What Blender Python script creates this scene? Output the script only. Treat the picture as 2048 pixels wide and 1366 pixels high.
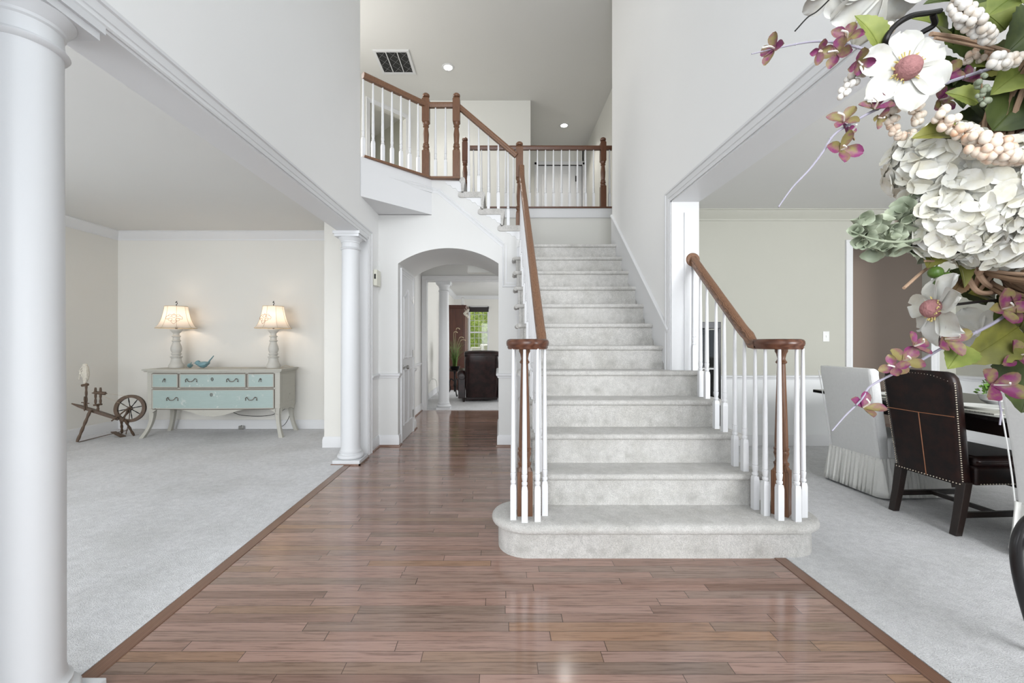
import bpy, math, random
from mathutils import Vector, Matrix
R = math.radians
PI = math.pi
sc = bpy.context.scene
COL = sc.collection
for o in list(bpy.data.objects):
    bpy.data.objects.remove(o)
random.seed(7)

# ------------------------------------------------------------------ camera
H = 1.22                       # eye height
F = 840.0                      # focal length in pixels of the 2048 px frame
CX, CY = 997.0, 683.0          # where the depth lines meet
cam = bpy.data.cameras.new('camera')
cam.sensor_width = 36.0
cam.lens = F / 2048 * 36.0
cam.shift_x = (1024 - CX) / 2048
cam.shift_y = 0.0
cam.clip_start = 0.05
camo = bpy.data.objects.new('camera', cam)
camo.location = (0, 0, H)
camo.rotation_euler = (R(90), 0, 0)
COL.objects.link(camo)
sc.camera = camo

# ------------------------------------------------------------------ world and light
sc.view_settings.view_transform = 'Standard'
sc.view_settings.look = 'None'
sc.view_settings.gamma = 1.0
sc.view_settings.use_curve_mapping = False
sc.view_settings.exposure = 0.0
w = bpy.data.worlds.new('sky'); sc.world = w; w.use_nodes = True
bg = w.node_tree.nodes['Background']
bg.inputs[0].default_value = (0.80, 0.90, 1.0, 1); bg.inputs[1].default_value = 1.2


def area(name, loc, rot, sx, sy, power, col=(1, 1, 1), spread=180):
    l = bpy.data.lights.new(name, 'AREA')
    l.shape = 'RECTANGLE'; l.size = sx; l.size_y = sy
    l.energy = power; l.color = col; l.spread = R(spread)
    o = bpy.data.objects.new(name, l); o.location = loc; o.rotation_euler = rot
    COL.objects.link(o)
    return o


FW = (R(90), 0, 0)       # rotation for lights that shine towards +Y
# daylight through the openings of the front wall (behind the camera), then lamps for the other rooms
area('daylight_entrance', (0.2, -4.6, 1.7), (R(90), 0, 0), 5.0, 3.0, 290, (.955, .975, 1))
area('daylight_transom', (0.0, -4.6, 4.6), (R(86), 0, 0), 5.0, 3.0, 400, (.955, .975, 1))
area('daylight_living', (-3.4, -1.3, 1.5), (R(90), 0, R(-8)), 3.0, 1.8, 112, (.96, .975, 1))
area('daylight_living_side', (-5.6, 2.3, 1.45), (R(90), 0, R(-90)), 1.5, 1.6, 16, (.97, .98, 1))
area('daylight_dining', (3.4, -1.3, 1.5), (R(90), 0, R(8)), 3.0, 1.8, 255, (.96, .975, 1))
area('daylight_family', (3.15, 10.5, 1.5), (R(90), 0, R(90)), 3.4, 1.7, 120, (.98, .99, 1))
area('fill_passage', (.56, 6.75, 1.3), (R(90), 0, R(90)), 1.0, 1.8, 10, (1, .985, .96))  # unseen fill added to brighten the arch passage; the wall behind has no opening
area('area_upper_hall', (-3.1, 5.2, 4.5), (R(90), 0, R(-90)), 1.0, 1.2, 45, (1, .985, .96))  # unseen area lamp inside the upper hall; the wall behind has no window
area('daylight_garden', (-.6, 13.6 + 1.2, 5.0), (R(40), 0, 0), 4.0, 2.0, 150, (1, .97, .88))
area('fill_bedroom', (-3.0, 7.3, 4.6), (R(90), 0, R(-45)), .8, 1.2, 7, (1, .98, .9))  # unseen fill added inside the bedroom to lift the dark doorway


def P(px, py, Y):
    """point of the scene at depth Y that the photograph shows at (px, py)"""
    return Vector(((px - CX) * Y / F, Y, H - (py - CY) * Y / F))


# ------------------------------------------------------------------ materials
def principled(name, col, rough=.6, metal=0.0, spec=.5):
    m = bpy.data.materials.new(name); m.use_nodes = True
    b = m.node_tree.nodes['Principled BSDF']
    b.inputs['Base Color'].default_value = (*col, 1)
    b.inputs['Roughness'].default_value = rough
    b.inputs['Metallic'].default_value = metal
    b.inputs['Specular IOR Level'].default_value = spec
    return m, m.node_tree, b


def lk(nt, a, b):
    nt.links.new(a, b)


def node(nt, t, **kw):
    n = nt.nodes.new(t)
    for k, v in kw.items():
        setattr(n, k, v)
    return n


def mixcol(nt, fac, c1, c2, blend='MIX'):
    n = nt.nodes.new('ShaderNodeMix'); n.data_type = 'RGBA'; n.blend_type = blend
    for s, v in ((0, fac), (6, c1), (7, c2)):
        if hasattr(v, 'links') or hasattr(v, 'is_output'):
            nt.links.new(v, n.inputs[s])
        elif s == 0:
            n.inputs[0].default_value = v
        else:
            n.inputs[s].default_value = (*v, 1)
    return n.outputs[2]


def math_(nt, op, a, b=None):
    n = nt.nodes.new('ShaderNodeMath'); n.operation = op
    for i, v in enumerate((a, b)):
        if v is None:
            continue
        if hasattr(v, 'is_output'):
            nt.links.new(v, n.inputs[i])
        else:
            n.inputs[i].default_value = v
    return n.outputs[0]


def noise(nt, vec, scale, detail=3, rough=.5):
    n = nt.nodes.new('ShaderNodeTexNoise')
    n.inputs['Scale'].default_value = scale
    n.inputs['Detail'].default_value = detail
    n.inputs['Roughness'].default_value = rough
    if vec is not None:
        nt.links.new(vec, n.inputs['Vector'])
    return n.outputs['Fac']


def ramp(nt, fac, stops):
    n = nt.nodes.new('ShaderNodeValToRGB')
    e = n.color_ramp.elements
    e[0].position, e[0].color = stops[0][0], (*stops[0][1], 1)
    e[1].position, e[1].color = stops[-1][0], (*stops[-1][1], 1)
    for p, c in stops[1:-1]:
        k = e.new(p); k.color = (*c, 1)
    nt.links.new(fac, n.inputs[0])
    return n.outputs[0]


def bump(nt, b, h, strength, dist=.01):
    n = nt.nodes.new('ShaderNodeBump')
    n.inputs['Strength'].default_value = strength
    n.inputs['Distance'].default_value = dist
    nt.links.new(h, n.inputs['Height'])
    nt.links.new(n.outputs[0], b.inputs['Normal'])


def wpos(nt):
    return nt.nodes.new('ShaderNodeNewGeometry').outputs['Position']


def opos(nt):
    return nt.nodes.new('ShaderNodeTexCoord').outputs['Object']


def scaled(nt, vec, s):
    n = nt.nodes.new('ShaderNodeMapping')
    n.inputs['Scale'].default_value = s
    nt.links.new(vec, n.inputs['Vector'])
    return n.outputs[0]


def m_paint(name, col, rough=.7, var=.02, spec=.3):
    m, nt, b = principled(name, col, rough, spec=spec)
    p = wpos(nt)
    f = noise(nt, p, 2.0, 2)
    c2 = tuple(max(0, c - var) for c in col)
    lk(nt, mixcol(nt, f, col, c2), b.inputs['Base Color'])
    f2 = noise(nt, p, 260, 2)
    bump(nt, b, f2, .05, .002)
    return m


def m_carpet(name, c1, c2, scuff=False, sc_=1.6):
    m, nt, b = principled(name, c1, .95, spec=.1)
    p = wpos(nt)
    f1 = noise(nt, p, sc_, 4, .62)
    f2 = noise(nt, p, 190, 3, .7)
    f3 = noise(nt, p, 22, 5, .75)
    base = ramp(nt, f1, [(.36, c2), (.56, c1)])
    g = ramp(nt, f2, [(.32, (.74, .74, .74)), (.68, (1.12, 1.12, 1.12))])
    c = mixcol(nt, 1.0, base, g, 'MULTIPLY')
    g3 = ramp(nt, f3, [(.34, (.88, .88, .88)), (.62, (1.05, 1.05, 1.05))])
    c = mixcol(nt, 1.0, c, g3, 'MULTIPLY')
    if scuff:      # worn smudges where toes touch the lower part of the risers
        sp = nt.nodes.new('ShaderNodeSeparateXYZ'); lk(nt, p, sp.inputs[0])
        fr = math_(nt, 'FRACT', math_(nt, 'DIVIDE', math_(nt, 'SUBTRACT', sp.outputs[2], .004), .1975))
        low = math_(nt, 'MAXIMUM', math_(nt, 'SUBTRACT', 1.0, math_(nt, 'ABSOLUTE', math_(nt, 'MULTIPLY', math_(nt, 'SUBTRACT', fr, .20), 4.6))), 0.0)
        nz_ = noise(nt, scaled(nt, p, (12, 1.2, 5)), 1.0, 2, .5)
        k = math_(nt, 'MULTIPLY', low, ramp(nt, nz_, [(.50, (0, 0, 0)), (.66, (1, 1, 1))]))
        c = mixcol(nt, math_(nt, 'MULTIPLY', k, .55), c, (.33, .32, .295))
    lk(nt, c, b.inputs['Base Color'])
    h = math_(nt, 'ADD', f2, math_(nt, 'MULTIPLY', f3, .8))
    bump(nt, b, h, .7, .012)
    b.inputs['Sheen Weight'].default_value = .2
    return m


def m_planks(name, along='x', wdt=.057):
    """strip oak floor: narrow boards of random length and tone"""
    m, nt, b = principled(name, (.2, .12, .08), .22, spec=.5)
    sep = nt.nodes.new('ShaderNodeSeparateXYZ'); lk(nt, wpos(nt), sep.inputs[0])
    if along == 'x':
        u, v = sep.outputs[0], sep.outputs[1]
    else:
        u, v = sep.outputs[1], sep.outputs[0]
    row = math_(nt, 'FLOOR', math_(nt, 'DIVIDE', v, wdt))
    wn = nt.nodes.new('ShaderNodeTexWhiteNoise'); wn.noise_dimensions = '1D'
    lk(nt, row, wn.inputs['W'])
    off = math_(nt, 'MULTIPLY', wn.outputs['Value'], 7.3)
    ln = math_(nt, 'ADD', math_(nt, 'MULTIPLY', wn.outputs['Value'], .5), .6)
    uu = math_(nt, 'ADD', math_(nt, 'DIVIDE', u, ln), off)
    brd = math_(nt, 'FLOOR', uu)
    comb = nt.nodes.new('ShaderNodeCombineXYZ'); lk(nt, row, comb.inputs[0]); lk(nt, brd, comb.inputs[1])
    wn2 = nt.nodes.new('ShaderNodeTexWhiteNoise'); wn2.noise_dimensions = '2D'
    lk(nt, comb.outputs[0], wn2.inputs['Vector'])
    tone = ramp(nt, wn2.outputs['Value'], [(0, (.205, .122, .092)), (.3, (.30, .184, .143)), (.62, (.35, .222, .180)),
                                          (.88, (.225, .155, .120)), (1, (.32, .185, .115))])
    # grain
    c2 = nt.nodes.new('ShaderNodeCombineXYZ')
    lk(nt, math_(nt, 'MULTIPLY', u, 3.2), c2.inputs[0])
    lk(nt, math_(nt, 'MULTIPLY', v, 62.0), c2.inputs[1])
    lk(nt, math_(nt, 'MULTIPLY', wn2.outputs['Value'], 30.0), c2.inputs[2])
    g = noise(nt, c2.outputs[0], 1.6, 5, .65)
    gr = ramp(nt, g, [(.30, (.50, .46, .43)), (.50, (1, 1, 1)), (.72, (1.15, 1.15, 1.15))])
    col = mixcol(nt, 1.0, tone, gr, 'MULTIPLY')
    fv = math_(nt, 'FRACT', math_(nt, 'DIVIDE', v, wdt))
    fu = math_(nt, 'FRACT', uu)
    ev = math_(nt, 'LESS_THAN', fv, .035)
    eu = math_(nt, 'LESS_THAN', fu, .0035)
    e = math_(nt, 'MAXIMUM', ev, eu)
    col = mixcol(nt, e, col, (.055, .03, .02))
    lk(nt, col, b.inputs['Base Color'])
    lk(nt, math_(nt, 'ADD', math_(nt, 'MULTIPLY', g, .12), .10), b.inputs['Roughness'])
    hh = math_(nt, 'SUBTRACT', math_(nt, 'MULTIPLY', g, .25), e)
    bump(nt, b, hh, .10, .004)
    b.inputs['Coat Weight'].default_value = .35
    b.inputs['Coat Roughness'].default_value = .12
    return m


def m_wood(name, c1, c2, rough=.35, scale=(14, 14, 2.5), spec=.5):
    m, nt, b = principled(name, c1, rough, spec=spec)
    p = scaled(nt, opos(nt), scale)
    g = noise(nt, p, 2.4, 5, .65)
    wv = nt.nodes.new('ShaderNodeTexWave'); wv.wave_type = 'BANDS'; wv.bands_direction = 'X'
    wv.inputs['Scale'].default_value = 1.2; wv.inputs['Distortion'].default_value = 7
    wv.inputs['Detail'].default_value = 3
    lk(nt, p, wv.inputs['Vector'])
    f = math_(nt, 'ADD', math_(nt, 'MULTIPLY', wv.outputs['Fac'], .45), math_(nt, 'MULTIPLY', g, .6))
    lk(nt, ramp(nt, f, [(.25, c2), (.7, c1)]), b.inputs['Base Color'])
    bump(nt, b, f, .06, .002)
    return m


def m_plain(name, col, rough=.5, metal=0, spec=.5, var=.15, sc_=30, bmp=0.0):
    m, nt, b = principled(name, col, rough, metal, spec)
    f = noise(nt, opos(nt), sc_, 3)
    lk(nt, mixcol(nt, f, tuple(c * (1 - var) for c in col), tuple(min(1, c * (1 + var)) for c in col)),
       b.inputs['Base Color'])
    if bmp:
        bump(nt, b, f, bmp, .004)
    return m


def m_worn(name, col, under, rough=.55, amt=.42):
    """painted wood rubbed through in patches"""
    m, nt, b = principled(name, col, rough)
    p = opos(nt)
    f = noise(nt, p, 9, 6, .75)
    g = noise(nt, scaled(nt, p, (3, 3, 22)), 3, 4, .7)
    c = mixcol(nt, g, col, tuple(x * .86 for x in col))
    mask = ramp(nt, f, [(amt - .06, (1, 1, 1)), (amt, (0, 0, 0))])
    lk(nt, mixcol(nt, mask, c, under), b.inputs['Base Color'])
    return m


def m_emit(name, col, s):
    m = bpy.data.materials.new(name); m.use_nodes = True
    nt = m.node_tree; nt.nodes.clear()
    e = nt.nodes.new('ShaderNodeEmission'); e.inputs[0].default_value = (*col, 1); e.inputs[1].default_value = s
    o = nt.nodes.new('ShaderNodeOutputMaterial'); lk(nt, e.outputs[0], o.inputs[0])
    return m


def m_two(name, c1, c2, scale, lo, hi, rough=.6, tr=0.0):
    m, nt, b = principled(name, c1, rough, spec=.3)
    f = noise(nt, opos(nt), scale, 3, .6)
    lk(nt, ramp(nt, f, [(lo, c1), (hi, c2)]), b.inputs['Base Color'])
    if tr:
        b.inputs['Subsurface Weight'].default_value = tr
        b.inputs['Subsurface Radius'].default_value = (.01, .01, .008)
        b.inputs['Subsurface Scale'].default_value = .3
    return m


M = {}
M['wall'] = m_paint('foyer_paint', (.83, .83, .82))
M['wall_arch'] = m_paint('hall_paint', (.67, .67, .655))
M['wall_living'] = m_paint('living_paint', (.73, .715, .67))
M['wall_dining'] = m_paint('dining_paint', (.47, .465, .41))
M['wall_dining_low'] = m_paint('dining_lower_paint', (.80, .81, .81))
M['taupe'] = m_paint('taupe_paint', (.37, .285, .225))
M['ceiling'] = m_paint('ceiling_paint', (.69, .685, .665), .85)
M['upper'] = m_paint('upper_paint', (.69, .685, .645))
M['trim'] = m_paint('trim_paint', (.69, .694, .70), .4, .008, .4)
M['column'] = m_paint('column_paint', (.64, .65, .66), .4, .006, .4)
M['white'] = m_paint('baluster_paint', (.72, .725, .735), .38, .006, .4)
M['carpet'] = m_carpet('room_carpet', (.80, .80, .81), (.70, .70, .70))
M['stair_carpet'] = m_carpet('stair_carpet', (.655, .64, .61), (.58, .565, .53), True, sc_=5)
M['floor_wood'] = m_planks('strip_oak')
M['border_wood'] = m_wood('border_oak', (.215, .115, .075), (.135, .07, .045), .25, (40, 1.2, 40))
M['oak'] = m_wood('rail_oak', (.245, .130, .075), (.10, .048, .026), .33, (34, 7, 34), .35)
M['oak_z'] = m_wood('newel_oak', (.20, .100, .055), (.10, .045, .024), .34, (26, 26, 4), .35)
M['mahogany'] = m_wood('volute_oak', (.125, .052, .030), (.075, .028, .016), .25, (5, 5, 30), .4)
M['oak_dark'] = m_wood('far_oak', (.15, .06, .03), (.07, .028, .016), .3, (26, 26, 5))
M['black'] = m_plain('black_lacquer', (.012, .011, .012), .28)
M['darkwood'] = m_plain('espresso_wood', (.018, .011, .009), .3)
M['leather'] = m_two('oxblood_leather', (.022, .008, .006), (.008, .004, .004), 14, .35, .6, .33)
M['leather2'] = m_two('recliner_leather', (.030, .012, .011), (.012, .006, .006), 9, .35, .6, .33)
M['stitch'] = m_plain('tan_stitching', (.32, .13, .06), .6)
M['nail'] = m_plain('nickel_nailhead', (.62, .55, .45), .25, 1.0)
M['slip'] = m_plain('slipcover_cotton', (.80, .80, .79), .9, 0, .1, .05, 60, .25)
M['slip_skirt'] = m_plain('skirt_cotton', (.84, .835, .80), .9, 0, .1, .05, 60, .25)
M['dresser'] = m_worn('rubbed_cream_paint', (.50, .485, .43), (.10, .075, .055), .5, .36)
M['drawer'] = m_worn('rubbed_aqua_paint', (.38, .475, .45), (.58, .60, .56), .42, .40)
M['edge'] = m_plain('rubbed_edge', (.10, .075, .055), .6)
M['bronze'] = m_plain('antique_bronze', (.16, .13, .11), .35, .85)
M['lamp'] = m_worn('rubbed_cream_lamp', (.60, .585, .54), (.09, .07, .055), .5, .36)
M['iron'] = m_plain('dark_iron', (.02, .018, .018), .45, .6)
M['steel'] = m_plain('satin_nickel', (.45, .44, .42), .3, 1.0)
M['oldwood'] = m_plain('old_brown_wood', (.105, .068, .045), .5, 0, .4, .35, 20)
M['flax'] = m_plain('cream_flax', (.66, .62, .54), .9, 0, .1, .2, 40, .5)
M['bird'] = m_plain('aqua_glaze', (.17, .30, .33), .4, 0, .5, .25, 18)
M['plastic'] = m_plain('almond_plastic', (.68, .67, .58), .45, 0, .4, .03)
M['plate'] = m_plain('white_plastic', (.78, .78, .76), .4, 0, .4, .03)
M['armoire'] = m_wood('cherry_armoire', (.115, .035, .016), (.05, .014, .008), .35, (8, 8, 1.5))
M['grass'] = m_plain('grass_blade', (.12, .24, .04), .5, 0, .4, .4, 12)
M['plume'] = m_plain('pale_plume', (.55, .45, .30), .8)
M['light_on'] = m_emit('lit_lens', (1, .97, .92), 14)
M['shadow_vent'] = m_plain('vent_dark', (.02, .02, .02), .8)
M['vent_wire'] = m_plain('vent_wire', (.25, .25, .25), .5)
M['glass_top'] = m_plain('glossy_tabletop', (.014, .012, .012), .08)


def m_shade():
    m = bpy.data.materials.new('linen_shade'); m.use_nodes = True
    nt = m.node_tree; nt.nodes.clear()
    d = nt.nodes.new('ShaderNodeBsdfDiffuse'); d.inputs[0].default_value = (.82, .76, .68, 1)
    t = nt.nodes.new('ShaderNodeBsdfTranslucent'); t.inputs[0].default_value = (.85, .78, .70, 1)
    f = noise(nt, opos(nt), 120, 2)
    lk(nt, mixcol(nt, f, (.78, .72, .64), (.86, .80, .73)), d.inputs[0])
    mx = nt.nodes.new('ShaderNodeMixShader'); mx.inputs[0].default_value = .45
    lk(nt, d.outputs[0], mx.inputs[1]); lk(nt, t.outputs[0], mx.inputs[2])
    o = nt.nodes.new('ShaderNodeOutputMaterial'); lk(nt, mx.outputs[0], o.inputs[0])
    return m


M['shade'] = m_shade()


def m_glass():
    m = bpy.data.materials.new('window_glass'); m.use_nodes = True
    nt = m.node_tree; nt.nodes.clear()
    t = nt.nodes.new('ShaderNodeBsdfTransparent'); g = nt.nodes.new('ShaderNodeBsdfGlossy')
    g.inputs['Roughness'].default_value = .03
    fr = nt.nodes.new('ShaderNodeFresnel'); fr.inputs[0].default_value = 1.45
    mx = nt.nodes.new('ShaderNodeMixShader')
    lk(nt, fr.outputs[0], mx.inputs[0]); lk(nt, t.outputs[0], mx.inputs[1]); lk(nt, g.outputs[0], mx.inputs[2])
    o = nt.nodes.new('ShaderNodeOutputMaterial'); lk(nt, mx.outputs[0], o.inputs[0])
    return m


M['glass'] = m_glass()


# ------------------------------------------------------------------ mesh builder
class MB:
    def __init__(s):
        s.v = []; s.f = []; s.fm = []; s.mi = 0

    def add(s, vs, fs):
        n = len(s.v)
        s.v += [tuple(v) for v in vs]
        for f in fs:
            s.f.append(tuple(n + i for i in f)); s.fm.append(s.mi)

    def box(s, a, b):
        x0, y0, z0 = a; x1, y1, z1 = b
        if x0 > x1: x0, x1 = x1, x0
        if y0 > y1: y0, y1 = y1, y0
        if z0 > z1: z0, z1 = z1, z0
        s.add([(x0, y0, z0), (x1, y0, z0), (x1, y1, z0), (x0, y1, z0), (x0, y0, z1), (x1, y0, z1), (x1, y1, z1), (x0, y1, z1)],
              [(0, 3, 2, 1), (4, 5, 6, 7), (0, 1, 5, 4), (1, 2, 6, 5), (2, 3, 7, 6), (3, 0, 4, 7)])

    def cbox(s, c, sx, sy, sz, rz=0):
        """box standing on c, turned by rz"""
        vs = []
        for z in (0, sz):
            for x, y in ((-1, -1), (1, -1), (1, 1), (-1, 1)):
                X, Y = x * sx / 2, y * sy / 2
                vs.append((c[0] + X * math.cos(rz) - Y * math.sin(rz), c[1] + X * math.sin(rz) + Y * math.cos(rz), c[2] + z))
        s.add(vs, [(0, 3, 2, 1), (4, 5, 6, 7), (0, 1, 5, 4), (1, 2, 6, 5), (2, 3, 7, 6), (3, 0, 4, 7)])

    def prism(s, pts, ext):
        """pts: 3D polygon, ext: extrusion vector"""
        e = Vector(ext); n = len(pts)
        a = [Vector(p) for p in pts]
        nrm = Vector((0, 0, 0))
        for i in range(n):
            p, q = a[i], a[(i + 1) % n]
            nrm += p.cross(q)
        if nrm.dot(e) > 0:
            a.reverse()
        vs = a + [p + e for p in a]
        fs = [tuple(range(n)), tuple(reversed(range(n, 2 * n)))]
        for i in range(n):
            j = (i + 1) % n
            fs.append((j, i, i + n, j + n))
        s.add(vs, fs)

    def lathe(s, prof, c=(0, 0, 0), seg=20, rz=0, ax=None):
        """prof: (radius, z) from bottom to top"""
        vs = []
        for r, z in prof:
            for k in range(seg):
                a = rz + 2 * PI * k / seg
                p = Vector((r * math.cos(a), r * math.sin(a), z))
                if ax is not None:
                    p = ax @ p
                vs.append((p.x + c[0], p.y + c[1], p.z + c[2]))
        fs = []
        n = len(prof)
        for i in range(n - 1):
            for k in range(seg):
                k2 = (k + 1) % seg
                fs.append((i * seg + k, i * seg + k2, (i + 1) * seg + k2, (i + 1) * seg + k))
        if prof[0][0] > 1e-5: fs.append(tuple(reversed(range(seg))))
        if prof[-1][0] > 1e-5: fs.append(tuple(range((n - 1) * seg, n * seg)))
        s.add(vs, fs)

    def tube(s, path, r, seg=8, cap=True, flat=1.0):
        path = [Vector(p) for p in path]
        n = len(path)
        rr = r if isinstance(r, (list, tuple)) else [r] * n
        vs = []; up = None
        for i in range(n):
            t = (path[min(i + 1, n - 1)] - path[max(i - 1, 0)])
            if t.length < 1e-9: t = Vector((0, 0, 1))
            t.normalize()
            if up is None:
                up = Vector((0, 0, 1)) if abs(t.z) < .9 else Vector((1, 0, 0))
            sd = t.cross(up)
            if sd.length < 1e-6: sd = Vector((1, 0, 0))
            sd.normalize(); up = sd.cross(t).normalized()
            for k in range(seg):
                a = 2 * PI * k / seg
                vs.append(path[i] + sd * math.cos(a) * rr[i] + up * math.sin(a) * rr[i] * flat)
        fs = []
        for i in range(n - 1):
            for k in range(seg):
                k2 = (k + 1) % seg
                fs.append((i * seg + k2, i * seg + k, (i + 1) * seg + k, (i + 1) * seg + k2))
        if cap:
            fs.append(tuple(range(seg))); fs.append(tuple(reversed(range((n - 1) * seg, n * seg))))
        s.add(vs, fs)

    def sweep(s, prof, path, upv=(0, 0, 1), closed=False, cap=True):
        """prof: 2D (side, up) closed polygon, swept along path with a fixed up"""
        path = [Vector(p) for p in path]; n = len(path); U = Vector(upv); m = len(prof)
        vs = []
        for i in range(n):
            if closed:
                t1 = (path[i] - path[i - 1]).normalized(); t2 = (path[(i + 1) % n] - path[i]).normalized()
            else:
                t1 = (path[i] - path[max(i - 1, 0)]); t2 = (path[min(i + 1, n - 1)] - path[i])
                if t1.length < 1e-9: t1 = t2
                if t2.length < 1e-9: t2 = t1
                t1 = t1.normalized(); t2 = t2.normalized()
            t = (t1 + t2).normalized()
            sd = t.cross(U).normalized()
            k = 1.0
            s1 = t1.cross(U)
            if s1.length > 1e-6:
                d = s1.normalized().dot(sd)
                if d > .3: k = 1 / d
            uu = sd.cross(t).normalized()
            for (a, b) in prof:
                vs.append(path[i] + sd * a * k + uu * b)
        fs = []
        for i in range(n if closed else n - 1):
            j = (i + 1) % n
            for k in range(m):
                k2 = (k + 1) % m
                fs.append((i * m + k, i * m + k2, j * m + k2, j * m + k))
        if cap and not closed:
            fs.append(tuple(reversed(range(m)))); fs.append(tuple(range((n - 1) * m, n * m)))
        s.add(vs, fs)

    def sphere(s, c, r, seg=12, rings=8, sx=1, sy=1, sz=1, rot=None):
        vs = []; fs = []
        for i in range(rings + 1):
            th = PI * i / rings
            for k in range(seg):
                a = 2 * PI * k / seg
                p = Vector((r * sx * math.sin(th) * math.cos(a), r * sy * math.sin(th) * math.sin(a), -r * sz * math.cos(th)))
                if rot is not None: p = rot @ p
                vs.append((c[0] + p.x, c[1] + p.y, c[2] + p.z))
        for i in range(rings):
            for k in range(seg):
                k2 = (k + 1) % seg
                if i == 0:
                    fs.append((0, (i + 1) * seg + k2, (i + 1) * seg + k))
                elif i == rings - 1:
                    fs.append((i * seg + k, i * seg + k2, rings * seg))
                else:
                    fs.append((i * seg + k, i * seg + k2, (i + 1) * seg + k2, (i + 1) * seg + k))
        s.add(vs, fs)

    def grid(s, fn, nu, nv, flip=False):
        vs = [fn(i / nu, j / nv) for i in range(nu + 1) for j in range(nv + 1)]
        fs = []
        for i in range(nu):
            for j in range(nv):
                a = i * (nv + 1) + j
                q = (a, a + nv + 1, a + nv + 2, a + 1)
                fs.append(tuple(reversed(q)) if flip else q)
        s.add(vs, fs)

    def loft(s, loops, cap=True):
        """loops: list of equally long 3D point lists"""
        m = len(loops[0]); vs = [p for L in loops for p in L]; fs = []
        for i in range(len(loops) - 1):
            for k in range(m):
                k2 = (k + 1) % m
                fs.append((i * m + k, i * m + k2, (i + 1) * m + k2, (i + 1) * m + k))
        if cap:
            fs.append(tuple(reversed(range(m)))); fs.append(tuple(range((len(loops) - 1) * m, len(loops) * m)))
        s.add(vs, fs)


ROOT = {}


def new(name, mb, mat, parent=None, smooth=35, bevel=0, seg=2, world=True, solid=0):
    off = Vector((0, 0, 0))
    if parent is not None:
        off = ROOT.get(parent.name, Vector((0, 0, 0)))
    me = bpy.data.meshes.new(name)
    if world and off.length > 0:
        vs = [(v[0] - off.x, v[1] - off.y, v[2] - off.z) for v in mb.v]
    else:
        vs = mb.v
    me.from_pydata(vs, [], mb.f)
    mats = mat if isinstance(mat, (list, tuple)) else [mat]
    for m in mats:
        me.materials.append(M[m] if isinstance(m, str) else m)
    if len(mats) > 1:
        me.polygons.foreach_set('material_index', mb.fm)
    me.validate(clean_customdata=False)
    if smooth:
        me.polygons.foreach_set('use_smooth', [True] * len(me.polygons))
        me.set_sharp_from_angle(angle=R(smooth))
    me.update()
    o = bpy.data.objects.new(name, me); COL.objects.link(o)
    if parent is not None:
        o.parent = parent
        ROOT[o.name] = off
    if solid:
        md = o.modifiers.new('thickness', 'SOLIDIFY'); md.thickness = solid; md.offset = 0
    if bevel:
        md = o.modifiers.new('edge', 'BEVEL'); md.width = bevel; md.segments = seg
        md.limit_method = 'ANGLE'; md.angle_limit = R(40)
        try:
            md.harden_normals = False
        except Exception:
            pass
    return o


def tag(o, label, cat, group=None):
    o['label'] = label; o['category'] = cat
    if group: o['group'] = group
    return o


def thing(name, label, cat, loc=(0, 0, 0), rz=0, group=None, local=False):
    o = bpy.data.objects.new(name, None); COL.objects.link(o)
    o.location = loc; o.rotation_euler = (0, 0, rz)
    o.empty_display_size = .1
    tag(o, label, cat, group)
    ROOT[o.name] = Vector((0, 0, 0)) if local else Vector(loc)
    return o


def struct(name, mb, mat, **kw):
    o = new(name, mb, mat, **kw)
    o['kind'] = 'structure'
    return o


def copy_thing(src, loc, rz=0, label=None):
    c = src.copy(); COL.objects.link(c)
    c.location = loc; c.rotation_euler = (0, 0, rz)
    if label: c['label'] = label

    def rec(a, b):
        for ch in list(a.children):
            d = ch.copy(); COL.objects.link(d); d.parent = b
            rec(ch, d)
    rec(src, c)
    return c


def arc(cx, cy, r, a0, a1, n):
    return [(cx + r * math.cos(a0 + (a1 - a0) * i / n), cy + r * math.sin(a0 + (a1 - a0) * i / n)) for i in range(n + 1)]


def smooth_path(pts, n=8):
    """Catmull-Rom through the points"""
    p = [Vector(q) for q in pts]; p = [p[0] * 2 - p[1]] + p + [p[-1] * 2 - p[-2]]
    out = []
    for i in range(1, len(p) - 2):
        a, b, c, d = p[i - 1:i + 3]
        for k in range(n):
            t = k / n
            out.append(.5 * ((2 * b) + (c - a) * t + (2 * a - 5 * b + 4 * c - d) * t * t + (3 * b - a - 3 * c + d) * t ** 3))
    out.append(p[-2].copy())
    return out


# ------------------------------------------------------------------ the setting
XL, XLO = -1.40, -1.60          # left wall of the foyer, faces
XR, XRO = 1.40, 1.62            # right wall
SL, SR = 2.33, 2.36             # undersides of the left and right headers
ZC = 5.57                       # upper ceiling
CE = 2.743                      # ground-floor ceiling
Z2 = 3.125                      # upper floor
RS = .1975                      # riser
YF = -.35                       # front wall
YA = 4.90                       # wall with the arch
YLB, YDB = 5.856, 4.903         # back walls: living, dining
XLL, XDR = -5.305, 5.34

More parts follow.
